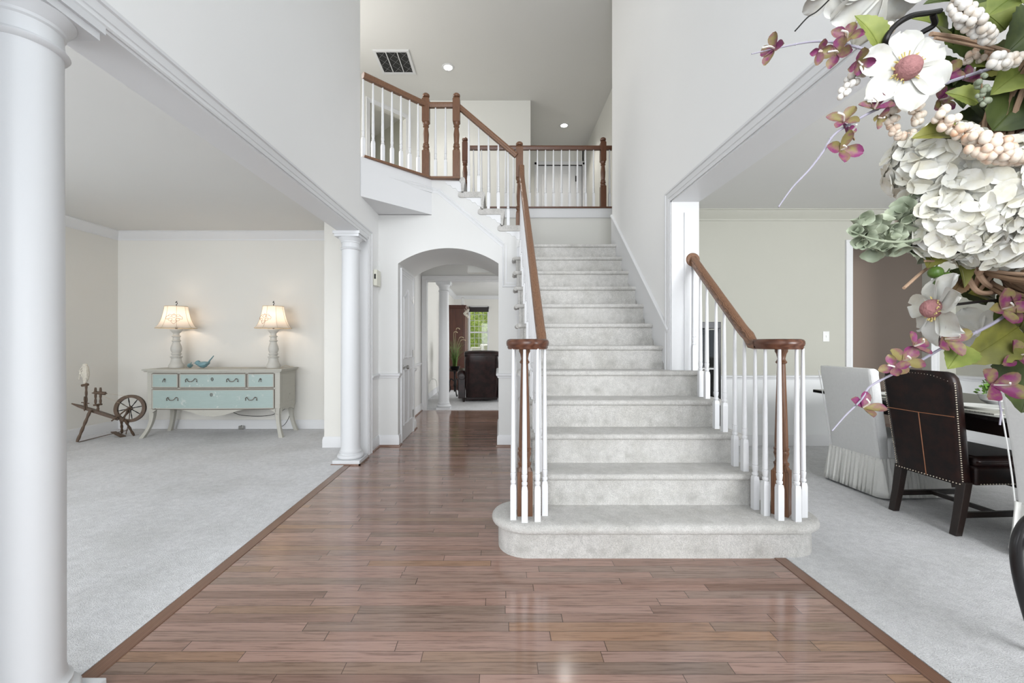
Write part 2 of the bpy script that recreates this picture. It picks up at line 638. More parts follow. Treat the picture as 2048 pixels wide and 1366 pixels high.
# floors
m = MB(); m.prism([(-1.52, YF, -.05), (1.612, YF, -.05), (1.612, 2.47, -.05), (.3, 2.47, -.05), (.3, 7.45, -.05), (-1.52, 7.45, -.05)], (0, 0, .05))
struct('floor', m, 'floor_wood', smooth=0)
m = MB(); m.box((-1.522, YF, -.04), (-1.455, 4.28, .004))
struct('trim_1', m, 'border_wood', bevel=.003)
m = MB(); m.box((1.55, YF, -.04), (1.614, 2.44, .004))
struct('trim_2', m, 'border_wood', bevel=.003)
m = MB(); m.box((XLL - .1, YF, -.06), (-1.52, YLB + .1, .006))
struct('floor_living', m, 'carpet', smooth=0)
m = MB(); m.box((1.614, YF, -.06), (XDR + .1, YDB + .1, .006)); m.box((.3, 2.50, -.06), (1.614, 4.9, .004))
struct('floor_dining', m, 'carpet', smooth=0)
m = MB(); m.box((-1.6, 7.45, -.06), (3.1, 14.1, .008))
struct('floor_family', m, 'carpet', smooth=0)
m = MB(); m.box((2.5, 4.95, -.06), (7.2, 7.4, .004))
struct('floor_kitchen', m, 'floor_wood', smooth=0)

# left wall with its long opening to the living room
m = MB()
m.prism([(XL, YF, 0), (XL, 1.08, 0), (XL, 1.08, SL), (XL, 4.52, SL), (XL, 4.52, 0), (XL, YA, 0), (XL, YA, 2.70), (XL, 4.32, 2.70), (XL, 4.25, 2.70),
         (XL, 4.25, ZC), (XL, YF, ZC)], (XLO - XL, 0, 0))
struct('wall_left', m, 'wall', smooth=0)
m = MB()
m.prism([(XR, .9, 0), (XR, .9, SR), (XR, 3.41, SR), (XR, 3.41, 0), (XR, 5.17, 0), (XR, 5.17, ZC), (XR, YF, ZC), (XR, YF, 0)], (XRO - XR, 0, 0))
struct('wall_right', m, 'wall', smooth=0)


def casing_prof(w, t):
    # (across, out) from the opening edge outwards
    return [(0, 0), (0, t * .55), (w * .10, t * .75), (w * .22, t * .55), (w * .30, t * .55), (w * .34, t * .8), (w * .74, t * .8), (w * .80, t * 1.25), (w * .96, t * 1.25), (w, t), (w, 0)]


def casing(mb, path, w, t, nrm, inner):
    """flat casing swept round an opening: path runs along the opening edge, nrm points out of the wall,
    inner is +1/-1: the side of the path on which the casing lies"""
    N = Vector(nrm)
    prof = [(a * inner, b) for a, b in casing_prof(w, t)]
    if inner > 0: prof = prof[::-1]
    mb.sweep(prof, path, upv=N)


m = MB()
casing(m, [(XL, 1.08, 0), (XL, 1.08, SL), (XL, 4.52, SL), (XL, 4.52, 0)], .09, .016, (1, 0, 0), -1)
m.box((XLO - .001, 4.505, 0), (XL + .001, 4.522, SL)); m.box((XLO - .001, 1.078, 0), (XL + .001, 1.095, SL)); m.box((XLO + .001, 1.08, SL - .012), (XL + .002, 4.52, SL + .001))
struct('trim_3', m, 'trim')
m = MB()
casing(m, [(XR, .9, 0), (XR, .9, SR), (XR, 3.41, SR), (XR, 3.41, .98)], .09, .016, (-1, 0, 0), 1)
m.box((XR - .001, 3.395, .785), (XRO + .001, 3.412, SR)); m.box((XR - .001, .9, 0), (XRO + .001, .915, SR)); m.box((XR - .001, .9, SR - .012), (XRO + .001, 3.41, SR + .001))
m.box((XR + .10, 3.385, .985), (XR + .155, 3.397, SR - .1))
struct('trim_4', m, 'trim')


BASE = [(0, 0), (.016, 0), (.016, .095), (.012, .108), (.012, .118), (.005, .130), (0, .130)]
SHOE = [(.016, 0), (.030, 0), (.028, .010), (.016, .018)]
CROWN = [(0, 0), (0, -.115), (.010, -.115), (.014, -.095), (.030, -.080), (.055, -.050), (.078, -.030), (.084, -.014), (.095, -.010), (.095, 0)]
RAILP = [(0, -.025), (.010, -.025), (.013, -.008), (.022, -.002), (.028, .010), (.028, .020), (.018, .028), (0, .030)]


def run(mb, prof, path, z=0.0, side=1):
    """moulding along a wall path (x, y); side=+1: the room lies to the right of the walking direction"""
    pts = [(x, y, z) for x, y in path]
    pr = [(a * side, b) for a, b in prof]
    mb.sweep(pr, pts)


# living room
m = MB(); m.box((XLL - .1, YLB, 0), (-1.9, YLB + .1, CE)); struct('wall_living_back', m, 'wall_living', smooth=0)
m = MB(); m.box((XLL - .1, YF, 0), (XLL, 1.5, CE)); m.box((XLL - .1, 3.1, 0), (XLL, YLB, CE)); m.box((XLL - .1, 1.5, 0), (XLL, 3.1, .65)); m.box((XLL - .1, 1.5, 2.25), (XLL, 3.1, CE))
struct('wall_living_left', m, 'wall_living', smooth=0)
m = MB(); m.box((XLL - .1, YF, CE), (XLO, 4.2, CE + .03)); m.box((XLL - .1, 4.2, CE), (XLO, YLB + .1, CE + .015)); struct('ceiling_living', m, 'ceiling', smooth=0)
m = MB(); m.prism([(-2.0, 4.82, 0), (-1.602, 4.82, 0), (-1.602, 5.95, 0), (-2.0, 5.95, 0)], (0, 0, CE)); struct('wall_closet', m, 'wall_living', smooth=0)
m = MB(); m.box((XLO - .004, 4.52, 0), (XLO, 4.825, CE)); m.box((XLO - .004, 1.08, SL), (XLO, 4.52, CE)); struct('wall_living_right', m, 'wall_living', smooth=0)
m = MB(); run(m, BASE, [(XLL, YF), (XLL, YLB), (-2.0, YLB), (-2.0, 4.82), (XLO - .004, 4.82), (XLO - .004, 4.52)])
struct('baseboard_living', m, 'trim')
m = MB(); run(m, CROWN, [(XLL, YF), (XLL, YLB), (-2.0, YLB), (-2.0, 4.82), (XLO - .004, 4.82), (XLO - .004, 1.0)], CE)
struct('trim_5', m, 'trim')

# arch wall: solid block with a barrel-vaulted passage, its top following the upper stair flight
ax0, ax1 = -1.172, 0.0
def arch_pts(z0=2.13, z1=2.31, n=22):
    w = (ax1 - ax0) / 2; h = z1 - z0; r = (w * w + h * h) / (2 * h); cx = (ax0 + ax1) / 2; cz = z1 - r
    a = math.asin(w / r)
    return [(cx + r * math.sin(-a + 2 * a * i / n), cz + r * math.cos(-a + 2 * a * i / n)) for i in range(n + 1)]
RX = [.27, .04, -.19, -.42]                       # risers 13..16 of the upper flight
poly = [(XLO, 0), (ax0, 0)] + arch_pts() + [(ax1, 0), (.215, 0), (.215, 2.32), (.266, 2.33), (.266, 2.53), (.02, 2.53), (.02, 2.73), (-.21, 2.73), (-.21, 2.925), (-.44, 2.925), (-.44, 3.09),
        (-.78, 3.09), (-.78, 2.695), (XLO, 2.695)]
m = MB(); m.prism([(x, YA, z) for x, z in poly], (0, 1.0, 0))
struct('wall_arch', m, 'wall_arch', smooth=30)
# wall under the first flight, left side and far closing walls of the hall
m = MB()
pts = [(2.66, 0)]
for k in range(2, 13):
    y = 2.625 + .2336 * (k - 2) + .012
    pts += [(y, RS * (k - 1) - .03 if k > 2 else .1), (y, RS * k - .045)]
pts += [(YA + .01, RS * 12 - .045), (YA + .01, 0)]
m.prism([(.215, y, z) for y, z in pts], (.03, 0, 0))
struct('wall_stair', m, 'trim', smooth=0)
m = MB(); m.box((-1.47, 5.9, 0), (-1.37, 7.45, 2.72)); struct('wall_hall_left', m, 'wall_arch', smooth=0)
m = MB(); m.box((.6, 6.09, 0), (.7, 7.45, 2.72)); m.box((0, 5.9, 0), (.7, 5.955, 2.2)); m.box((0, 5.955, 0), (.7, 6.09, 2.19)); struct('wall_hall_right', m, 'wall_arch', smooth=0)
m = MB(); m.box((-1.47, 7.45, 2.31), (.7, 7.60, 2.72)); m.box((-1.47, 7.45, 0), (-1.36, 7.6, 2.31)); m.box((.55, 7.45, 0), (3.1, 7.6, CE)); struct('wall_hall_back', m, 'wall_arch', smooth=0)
m = MB(); casing(m, [(-1.275, 7.45, 0), (-1.275, 7.45, 2.30), (.5, 7.45, 2.30)], .085, .018, (0, -1, 0), -1)
m.box((-1.37, 7.452, 2.29), (.55, 7.59, 2.312)); m.box((-1.37, 7.452, 0), (-1.275, 7.59, 2.30))
struct('trim_6', m, 'trim')
m = MB(); run(m, CROWN, [(-1.37, 5.9), (-1.37, 7.45), (.6, 7.45)], 2.70); struct('trim_7', m, 'trim')

# baseboards, chair rails and shoe moulding round the arch
m = MB()
for pth in ([(XL, 4.61), (XL, YA), (ax0, YA), (ax0, 4.99)], [(ax0, 5.74), (ax0, 5.9), (-1.37, 5.9), (-1.37, 7.44)], [(ax1, 5.9), (ax1, YA), (.2, YA)]):
    run(m, BASE, pth)
struct('baseboard_hall', m, 'trim')
m = MB()
for pth in ([(XL, 4.61), (XL, YA), (ax0, YA), (ax0, 4.99)], [(ax0, 5.74), (ax0, 5.9), (-1.37, 5.9), (-1.37, 7.44)], [(ax1, 5.9), (ax1, YA), (.2, YA)]):
    run(m, SHOE, pth)
m.box((-1.65, 4.125, 0), (-1.36, 4.14, .012)); m.box((-1.375, 4.125, 0), (-1.36, 4.42, .012))
struct('trim_8', m, 'border_wood')
m = MB()
for pth in ([(XL, 4.61), (XL, YA), (ax0, YA), (ax0, 4.99)], [(ax0, 5.74), (ax0, 5.9), (-1.37, 5.9), (-1.37, 7.37)], [(ax1, 5.9), (ax1, YA), (.2, YA)]):
    run(m, RAILP, pth, .82)
struct('trim_9', m, 'trim')

# upper floor slabs, balcony front
m = MB()
m.prism([(XLO, 4.25, 2.70), (XL + .002, 4.28, 2.70), (-.78, YA, 2.70), (-.44, YA + .02, 2.70), (-.44, 5.96, 2.70), (XLO, 5.96, 2.70)], (0, 0, Z2 - 2.70 - .02))
struct('ceiling_balcony', m, 'trim', smooth=0)
m = MB(); m.prism([(-3.6, 4.25, 2.765), (XLO, 4.25, 2.765), (XLO, 5.96, 2.765), (-3.6, 5.96, 2.765)], (0, 0, .34))
m.prism([(-3.6, 5.965, 2.72), (-.45, 5.965, 2.72), (-.45, 6.085, 2.72), (2.05, 6.085, 2.72), (2.05, 9.5, 2.72), (-3.6, 9.5, 2.72)], (0, 0, .383))
struct('ceiling_hall', m, 'ceiling', smooth=0)
m = MB(); m.prism([(-3.6, 4.30, 3.105), (XL, 4.34, 3.105), (-.80, YA + .05, 3.105), (-.44, YA + .05, 3.105), (-.44, 6.02, 3.105), (1.97, 6.02, 3.105), (1.97, 9.4, 3.105), (-3.6, 9.4, 3.105)], (0, 0, .018))
struct('floor_upper', m, 'stair_carpet', smooth=0)
# landing back wall
m = MB(); m.box((-.44, 5.96, 2.2), (2.05, 6.08, 3.10)); struct('wall_landing', m, 'upper', smooth=0)
m = MB(); m.box((-.44, 5.945, 2.985), (2.0, 5.962, 3.105))
m.sweep([(0, -.012), (0, .012), (-.02, .012), (-.024, 0), (-.012, -.012)], [(-.44, 5.947, 2.985), (2.0, 5.947, 2.985)])
struct('trim_10', m, 'trim')
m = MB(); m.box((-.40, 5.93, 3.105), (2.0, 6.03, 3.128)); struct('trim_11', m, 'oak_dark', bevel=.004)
# oak nosing along the balcony edge
m = MB()
m.sweep([(-.035, 0), (-.035, .022), (.05, .022), (.05, 0)][::-1], [(XL + .002, 4.32, 3.105), (-.795, YA - .01, 3.105), (-.445, YA - .01, 3.105)])
struct('trim_12', m, 'oak', bevel=.004)
# mouldings on the balcony front and down the side of the upper flight
m = MB()
mp = [(-.014, -.022), (-.014, .022), (0, .030), (0, -.030)]
mp2 = [(0, .03), (.006, .03), (.012, .016), (.007, .008), (.016, 0), (.007, -.012), (.004, -.03), (0, -.03)]
path = [(XL, 4.315, 2.985), (-.775, YA - .003, 2.985)]
m.sweep([(a, b) for a, b in mp2], path)
dz = [(-.775, YA, 2.985), (-.70, YA, 2.975), (.055, YA, 2.345)]
m.sweep([(a, b) for a, b in mp2], dz)
fr = [(.055, YA, 2.345), (.055, YA, 1.865), (.20, YA, 1.865)]
m.sweep([(a * 1.0, b) for a, b in [(-.008, 0), (-.008, .008), (.004, .014), (.012, .006), (.012, 0)]], fr, upv=(0, -1, 0))
m.sweep([(a * 1.0, b) for a, b in [(-.006, 0), (-.006, .006), (.006, .006), (.006, 0)]], [(.09, YA, 2.345), (.09, YA, 1.90), (.20, YA, 1.90)], upv=(0, -1, 0))
struct('trim_13', m, 'trim')

# upper hall walls
m = MB(); m.box((-1.47, 7.58, Z2 - .02), (.578, 7.70, ZC)); m.box((.478, 7.7, Z2 - .02), (.578, 9.4, ZC)); struct('wall_upper_back', m, 'upper', smooth=0)
m = MB(); m.box((.478, 9.37, Z2 - .02), (1.07 - .21, 9.47, ZC)); m.box((1.87, 9.37, Z2 - .02), (2.05, 9.47, ZC)); m.box((.85, 9.37, 5.16), (1.9, 9.47, ZC))
struct('wall_upper_far', m, 'upper', smooth=0)
m = MB(); m.box((1.95, 5.17, 2.2), (2.05, 9.4, ZC)); m.box((XR, 5.17, 2.2), (2.05, 5.18, ZC)); struct('wall_upper_right', m, 'upper', smooth=0)
# slanted wall with a dark doorway, upper left
m = MB()
A = Vector((-1.45, 7.60, 0)); B = Vector((-3.6, 5.45, 0)); u = (B - A).normalized()
def wp(t, z): q = A + u * t; return (q.x, q.y, z)
d0, d1 = .26, .95
T = (B - A).length
m.prism([wp(0, Z2), wp(d0, Z2), wp(d0, 5.16), wp(d1, 5.16), wp(d1, Z2), wp(T, Z2), wp(T, ZC), wp(0, ZC)], (-.08, .08, 0))
m.box((-3.7, 4.15, Z2), (-3.6, 5.6, ZC)); m.box((-3.7, 4.13, Z2), (XLO, 4.23, ZC))
struct('wall_upper_left', m, 'upper', smooth=0)
m = MB()
casing(m, [wp(d0, Z2), wp(d0, 5.16), wp(d1, 5.16), wp(d1, Z2)], .07, .015, (.7071, -.7071, 0), 1)
struct('trim_14', m, 'trim')
m = MB(); m.prism([wp(-.2, Z2), wp(1.6, Z2), wp(1.6, ZC), wp(-.2, ZC)], (-.9, .9, 0))
# bedroom beyond the doorway: dim box
m = MB()
q0 = A + u * (-.1) + Vector((-.08, .08, 0)); q1 = A + u * 1.5 + Vector((-.08, .08, 0)); nn = Vector((-.7071, .7071, 0))
for (p, q) in ((q0, q0 + nn * 1.6), (q0 + nn * 1.6, q1 + nn * 1.6), (q1 + nn * 1.6, q1)):
    m.prism([(p.x, p.y, Z2 - .02), (q.x, q.y, Z2 - .02), (q.x, q.y, ZC), (p.x, p.y, ZC)], ((q - p).normalized().y * .04, -(q - p).normalized().x * .04, 0))
struct('wall_bedroom', m, 'wall_dining', smooth=0)
m = MB(); m.box((-3.8, YF - .1, ZC), (2.1, 9.6, ZC + .1)); struct('ceiling', m, 'ceiling', smooth=0)
m = MB(); run(m, BASE, [(XL - .3, 4.0)] + [(-1.9, 4.3)], 0)
# front wall with the entrance and the window above it, dining and living windows
m = MB()
def wall_y(mb, x0, x1, z0, z1, y0, y1, holes):
    xs = sorted({x0, x1, *[h[0] for h in holes], *[h[1] for h in holes]})
    for a, b in zip(xs[:-1], xs[1:]):
        hs = sorted([(h[2], h[3]) for h in holes if h[0] <= a and h[1] >= b]); z = z0
        for c, d in hs:
            if c > z: mb.box((a, y0, z), (b, y1, c))
            z = max(z, d)
        if z < z1: mb.box((a, y0, z), (b, y1, z1))
wall_y(m, XLL - .1, XDR + .1, 0, ZC, YF - .12, YF, [(-1.15, 1.1, 0, 2.45), (-1.25, 1.25, 2.95, 5.3), (-5.0, -2.0, .5, 2.4), (2.2, 5.0, .5, 2.4)])
struct('wall_front', m, 'wall', smooth=0)

# dining room
m = MB(); wall_y(m, XRO, XDR + .1, 0, CE, YDB, YDB + .1, [(4.13, 5.045, 0, 2.317)])
struct('wall_dining_back', m, 'wall_dining', smooth=0)
m = MB(); m.box((XRO, YDB - .003, 0), (4.06, YDB, .80)); m.box((5.10, YDB - .003, 0), (XDR, YDB, .80)); struct('wall_dining_wainscot', m, 'wall_dining_low', smooth=0)
m = MB(); m.box((XDR, YF, 0), (XDR + .1, YDB + .1, CE)); struct('wall_dining_right', m, 'wall_dining', smooth=0)
m = MB(); m.box((XDR - .003, YF, 0), (XDR, YDB, .80)); struct('wall_dining_wainscot_right', m, 'wall_dining_low', smooth=0)
m = MB(); m.box((XRO, YF, CE), (XDR + .1, YDB + .1, CE + .06)); struct('ceiling_dining', m, 'ceiling', smooth=0)
m = MB(); run(m, CROWN, [(XRO, .9), (XRO, YDB), (XDR, YDB), (XDR, YF)], CE); struct('trim_15', m, 'wall_dining')
m = MB(); run(m, BASE, [(XRO, 3.5), (XRO, YDB), (4.06, YDB)]); run(m, BASE, [(5.12, YDB), (XDR, YDB), (XDR, YF)]); struct('baseboard_dining', m, 'trim')
m = MB(); run(m, RAILP, [(XRO, 3.5), (XRO, YDB), (4.045, YDB)], .80); run(m, RAILP, [(5.13, YDB), (XDR, YDB), (XDR, YF)], .80); struct('trim_16', m, 'trim')
m = MB(); casing(m, [(4.13, YDB, 0), (4.13, YDB, 2.317), (5.045, YDB, 2.317), (5.045, YDB, 0)], .085, .018, (0, -1, 0), -1); struct('trim_17', m, 'trim')
m = MB()
m.box((3.4, 6.2, 0), (5.0, 6.3, CE)); m.box((4.9, 5.4, 0), (6.9, 5.5, CE)) if False else None
m.box((5.0, 6.2, 0), (6.9, 6.3, CE)); m.box((3.3, 5.0, 0), (3.4, 6.3, CE)); m.box((6.9, 5.0, 0), (7.0, 6.3, CE))
struct('wall_kitchen', m, 'taupe', smooth=0)
m = MB(); m.box((3.3, 5.0, CE), (7.0, 6.3, CE + .05)); struct('ceiling_kitchen', m, 'ceiling', smooth=0)

# family room at the end of the hall
m = MB(); wall_y(m, -1.6, 3.1, 0, CE, 14.0, 14.12, [(-.98, -.33, .74, 2.34)]); struct('wall_family_back', m, 'wall_living', smooth=0)
m = MB(); m.box((-1.6, 7.6, 0), (-1.48, 14.0, CE)); struct('wall_family_left', m, 'wall_living', smooth=0)
m = MB(); m.box((-1.6, 7.6, CE), (3.1, 14.12, CE + .06)); struct('ceiling_family', m, 'ceiling', smooth=0)
m = MB(); m.box((3.0, 7.6, 0), (3.1, 8.7, CE)); m.box((3.0, 12.3, 0), (3.1, 14.0, CE)); m.box((3.0, 8.7, 2.4), (3.1, 12.3, CE)); m.box((3.0, 8.7, 0), (3.1, 12.3, .6)); struct('wall_family_right', m, 'wall_living', smooth=0)
m = MB(); run(m, BASE, [(-1.48, 7.6), (-1.48, 14.0), (3.0, 14.0)]); struct('baseboard_family', m, 'trim')
m = MB(); run(m, CROWN, [(-1.48, 7.6), (-1.48, 14.0), (3.0, 14.0)], CE); struct('trim_18', m, 'trim')
# skirt board on the right wall along the flight
m = MB()
pts = [(3.43, .86), (3.43, 1.10), (3.5, 1.26), (5.16, 2.70), (5.16, 2.36), (4.93, 2.34), (3.56, 1.0)]
sl = .2 * 0
def nz(y): return .395 + (y - 2.595) * RS / .2336
m.prism([(XR, y, z) for y, z in ((3.44, nz(3.44) - .15), (3.44, nz(3.44) + .20), (5.168, nz(5.168) + .20), (5.168, nz(5.168) - .15))], (-.014, 0, 0))
m.sweep([(-.024, -.012), (-.024, .006), (-.014, .014), (0, .014), (0, -.012)][::-1], [(XR, 3.44, nz(3.44) + .20), (XR, 5.168, nz(5.168) + .20)])
struct('baseboard_stair', m, 'trim')

# back window of the family room
w1 = MB()
for a, b in (((-.99, 13.94, .70), (-.94, 14.05, 2.38)), ((-.37, 13.94, .70), (-.32, 14.05, 2.38)), ((-.99, 13.94, 2.30), (-.32, 14.05, 2.38)), ((-1.02, 13.92, .69), (-.29, 14.05, .75)), ((-.99, 13.96, 1.50), (-.32, 14.03, 1.55))):
    w1.box(a, b)
for i in range(1, 4): w1.box((-.94 + .1425 * i - .006, 13.99, .75), (-.94 + .1425 * i + .006, 14.01, 2.3))
for i in range(1, 8): w1.box((-.94, 13.99, .75 + .195 * i - .006), (-.37, 14.01, .75 + .195 * i + .006))
wf = struct('window_1', w1, 'trim')
m = MB(); m.box((-.94, 13.998, .75), (-.37, 14.002, 2.3)); new('window_pane', m, 'glass', wf)
m = MB(); m.box((-.98, 13.93, 2.20), (-.33, 13.96, 2.36)); o = new('roller_shade', m, 'darkwood', None); tag(o, 'dark rolled-up shade at the top of the far window', 'window shade')

# ------------------------------------------------------------------ columns
def column(x, y, h, label, plinth=.27, r0=.095, r1=.086):
    t = thing('column', label, 'column', (x, y, 0), group='white round columns')
    m = MB(); m.box((x - plinth / 2, y - plinth / 2, 0), (x + plinth / 2, y + plinth / 2, .045))
    new('plinth', m, 'column', t, bevel=.004)
    m = MB(); m.lathe([(.10, .045), (.122, .047), (.130, .058), (.130, .072), (.122, .084), (.108, .090), (.105, .098), (.110, .104), (.110, .112), (.102, .118), (.098, .13), (.09, .131)], (x, y, 0), 40)
    new('base', m, 'column', t)
    m = MB(); m.lathe([(r0 + .006, .125), (r0, .15), (r0, .75), (r0 - .003, 1.4), (r1, h - .20), (r1 + .001, h - .165)], (x, y, 0), 40)
    new('shaft', m, 'column', t)
    m = MB(); m.lathe([(r1 - .004, h - .178), (r1 + .010, h - .172), (r1 + .016, h - .163), (r1 + .010, h - .154), (r1 + .002, h - .150), (r1, h - .105), (r1 + .006, h - .10), (r1 + .006, h - .09), (r1 + .018, h - .075), (r1 + .030, h - .058), (r1 + .030, h - .052), (.05, h - .05)], (x, y, 0), 40)
    m.box((x - .122, y - .122, h - .055), (x + .122, y + .122, h - .028)); m.box((x - .133, y - .133, h - .028), (x + .133, y + .133, h - .001))
    new('capital', m, 'column', t)
    return t


column(-1.505, 4.275, SL - .012, 'white round column at the far end of the carpet border, near the arch')
column(-1.505, 1.335, SL - .012, 'large white round column cut by the left edge of the photo', r0=.093, r1=.088)
column(-.985, 7.58, 2.29, 'slim white round column seen through the arch at the end of the hall', .25)

# ------------------------------------------------------------------ staircase
st = thing('staircase', 'carpeted staircase rising from the foyer to a landing and turning left', 'stairs', (.8, 2.36, 0))


def roundbox(mb, a, b, r=.02, seg=4):
    """box with its edges rounded towards -y, -x and +x (carpet wrapped over a tread)"""
    mb.box(a, b)


# starting step with two round ends
def stadium(off, z, x0=.0, x1=1.845, yf=2.361, yb=2.70):
    r = (yb - yf) / 2; cy = (yf + yb) / 2; L = []
    for k in range(17):
        a = -PI / 2 - PI * k / 16
        L.append((x0 + r + (r + off) * math.cos(a), cy + (r + off) * math.sin(a), z))
    for k in range(17):
        a = PI / 2 - PI * k / 16
        L.append((x1 - r + (r + off) * math.cos(a), cy + (r + off) * math.sin(a), z))
    return L[::-1]


m = MB()
m.loft([stadium(0, 0), stadium(.001, .06), stadium(0, RS - .055), stadium(.004, RS - .052), stadium(.024, RS - .050), stadium(.034, RS - .044), stadium(.039, RS - .032), stadium(.038, RS - .018),
        stadium(.030, RS - .006), stadium(.016, RS), stadium(-.04, RS + .001)])
new('step', m, 'stair_carpet', st)['label'] = 'lowest step, wider than the rest, with two round ends'


def nose_prof(y, z, back, t=.040, n=.022):
    """section of a carpeted tread, (y, z) of the riser top edge"""
    r = t / 2
    p = [(back, z - t + .004), (y - n + r, z - t)]
    for k in range(1, 8):
        a = -PI / 2 - PI * k / 8
        p.append((y - n + r + r * math.cos(a), z - r + r * math.sin(a)))
    p += [(y - n + r, z), (back, z)]
    return p


for k in range(2, 13):
    y = 2.625 + .2336 * (k - 2); z = RS * k; yb = y + .2336 + .015
    xr = 1.60 if k <= 4 else 1.398
    if k == 5: xr = 1.60
    m = MB()
    m.prism([(.197, yy, zz) for yy, zz in ((y, z - RS - .0), (y, z - .03), (y + .03, z - .03), (y + .03, z - RS - .0))], (.03, 0, 0))
    m.prism([(.225, yy, zz) for yy, zz in ((y, z - RS - .03), (y, z - .03), (yb, z - .03), (yb, z - RS - .03))], ((1.59 if k <= 4 else 1.618 if k == 5 else 1.398) - .225, 0, 0))
    x0, x1 = .175, (1.66 if k <= 4 else 1.398)
    if k == 12: yb = 5.945
    if k <= 3 or k >= 6 or k == 12:
        m.prism([(x0, yy, zz) for yy, zz in nose_prof(y, z, yb)], (x1 - x0, 0, 0))
    elif k == 4:      # the last open tread is notched round the wall
        m.prism([(x0, yy, zz) for yy, zz in nose_prof(y, z, yb)], (x1 - x0, 0, 0))
    else:
        m.prism([(x0, yy, zz) for yy, zz in nose_prof(y, z, yb)], (1.398 - x0, 0, 0))
        m.prism([(1.386, yy, zz) for yy, zz in ((y + .0, z - RS - .02), (y, z - RS + .005), (y + .02, z - RS + .006), (y + .02, z - RS - .02))], (.01, 0, 0))
    # rounded ends of the open treads
    for xe, on in ((x0, True), (x1, k <= 4)):
        if on:
            e = -1 if xe == x0 else 1
            r = .0215
            m.tube([(xe, y - .030 + r, z - r - .001), (xe, min(yb, y + .235) - .01, z - r - .001)], r, 10)
    new('step' if k < 12 else 'landing', m, 'stair_carpet', st, bevel=0)
# fifth tread runs on to the stair wall, its right part reaches the jamb
m = MB(); y = 2.625 + .2336 * 3; z = RS * 5
m.prism([(1.40, yy, zz) for yy, zz in ((y + .02, z - RS - .03), (y + .02, z - .04), (3.393, z - .04), (3.393, z - RS - .03))], (.218, 0, 0))
m.prism([(1.396, yy, zz) for yy, zz in nose_prof(y, z, 3.393)], (.264, 0, 0))
new('step', m, 'stair_carpet', st)['label'] = 'end of the fifth tread wrapping in front of the jamb'
# landing
m = MB(); m.box((.17, 5.0, RS * 12 - .05), (1.95, 5.955, RS * 12)); m.box((.20, 4.93, RS * 12 - .05), (.40, 5.05, RS * 12 - .001)); new('landing', m, 'stair_carpet', st)
# upper flight, climbing to the left
zz2 = [RS * 13 + .004, RS * 14, RS * 15, Z2 + .005]
for i in range(4):
    x = RX[i]; z = zz2[i]; xb = (RX[i + 1] if i < 3 else x - .10) - .03
    m = MB()
    th = .066; xl = xb - .022; nzx = x + .028; zb_ = (zz2[i - 1] if i else RS * 12) - .01
    pr = []
    for k in range(9):                       # rounded lower left end of the wrapped carpet
        a = PI / 2 + PI * k / 8
        pr.append((xl + th / 2 + th / 2 * math.cos(a), z - th / 2 + th / 2 * math.sin(a)))
    pr = pr if i < 3 else [(x - .035, z), (x - .035, z - .05)]
    pr += [(x - .014, z - th)] if i < 3 else [(x - .016, z - th)]
    pr += [(x - .012, zb_), (x + .012, zb_), (x + .018, z - .12), (nzx, z - .06), (nzx + .006, z - .030), (nzx - .002, z - .010), (nzx - .014, z)]
    m.prism([(px_, YA - .018, pz_) for px_, pz_ in pr], (0, 1.07, 0))
    new('step', m, 'stair_carpet', st)
# outer string on the right side of the open steps
m = MB()
pts = [(2.66, .0)]
for k in range(2, 5):
    y = 2.625 + .2336 * (k - 2) + .012
    pts += [(y, RS * (k - 1) - .03 if k > 2 else .1), (y, RS * k - .045)]
pts += [(3.325, RS * 4 - .045), (3.325, RS * 5 - .045), (3.408, RS * 5 - .045), (3.408, 0)]
m.prism([(1.59, y, z) for y, z in pts], (.03, 0, 0))
new('string', m, 'trim', st, smooth=0)
# carved scroll brackets on the sides of the flights
def bracket(mb, o, ux, w=.20, h=.15):
    """o: corner under the nosing, ux: unit vector to the back of the tread, thickness outwards n"""
    o = Vector(o); ux = Vector(ux); n = Vector((0, -1, 0)) if abs(ux.x) > .5 else Vector((-1, 0, 0))
    P2 = [(0, -.046), (w, -.046), (w, -.066), (w * .93, -.07), (w * .86, -.09), (w * .74, -.088), (w * .66, -.10), (w * .58, -.125), (w * .42, -.12), (w * .34, -.135), (w * .28, -.16), (w * .12, -.165), (.0, -.185)]
    mb.prism([o + ux * a + Vector((0, 0, b)) for a, b in P2], n * .006)
for i in range(4):
    m = MB(); bracket(m, (RX[i] - .002, YA, zz2[i]), (-1, 0, 0), .195); new('bracket', m, 'trim', st)
for k in range(2, 12):
    y = 2.625 + .2336 * (k - 2)
    m = MB(); bracket(m, (.215, y + .004, RS * k), (0, 1, 0), .195); new('bracket', m, 'trim', st)

# ------------------------------------------------------------------ balusters, newels, rails
def baluster_mesh(h, w=.034, blk=.18, r=.0125, rt=.0085):
    m = MB()
    c = w / 2
    m.box((-c, -c, 0), (c, c, blk))
    m.lathe([(c * 1.41, blk), (.0165 * 1.2, blk + .022)], (0, 0, 0), 4, rz=PI / 4)
    m.lathe([(.0125, blk + .012), (.0125, blk + .026), (.0165, blk + .030), (.0165, blk + .042), (.0125, blk + .046), (.0145, blk + .055), (.0165, blk + .075), (.0165, blk + .085), (.0125, blk + .089), (.0158, blk + .093),
             (.0152, blk + .10), (.0125, blk + (h - blk) * .55), (rt, h)], (0, 0, 0), 12)
    return m


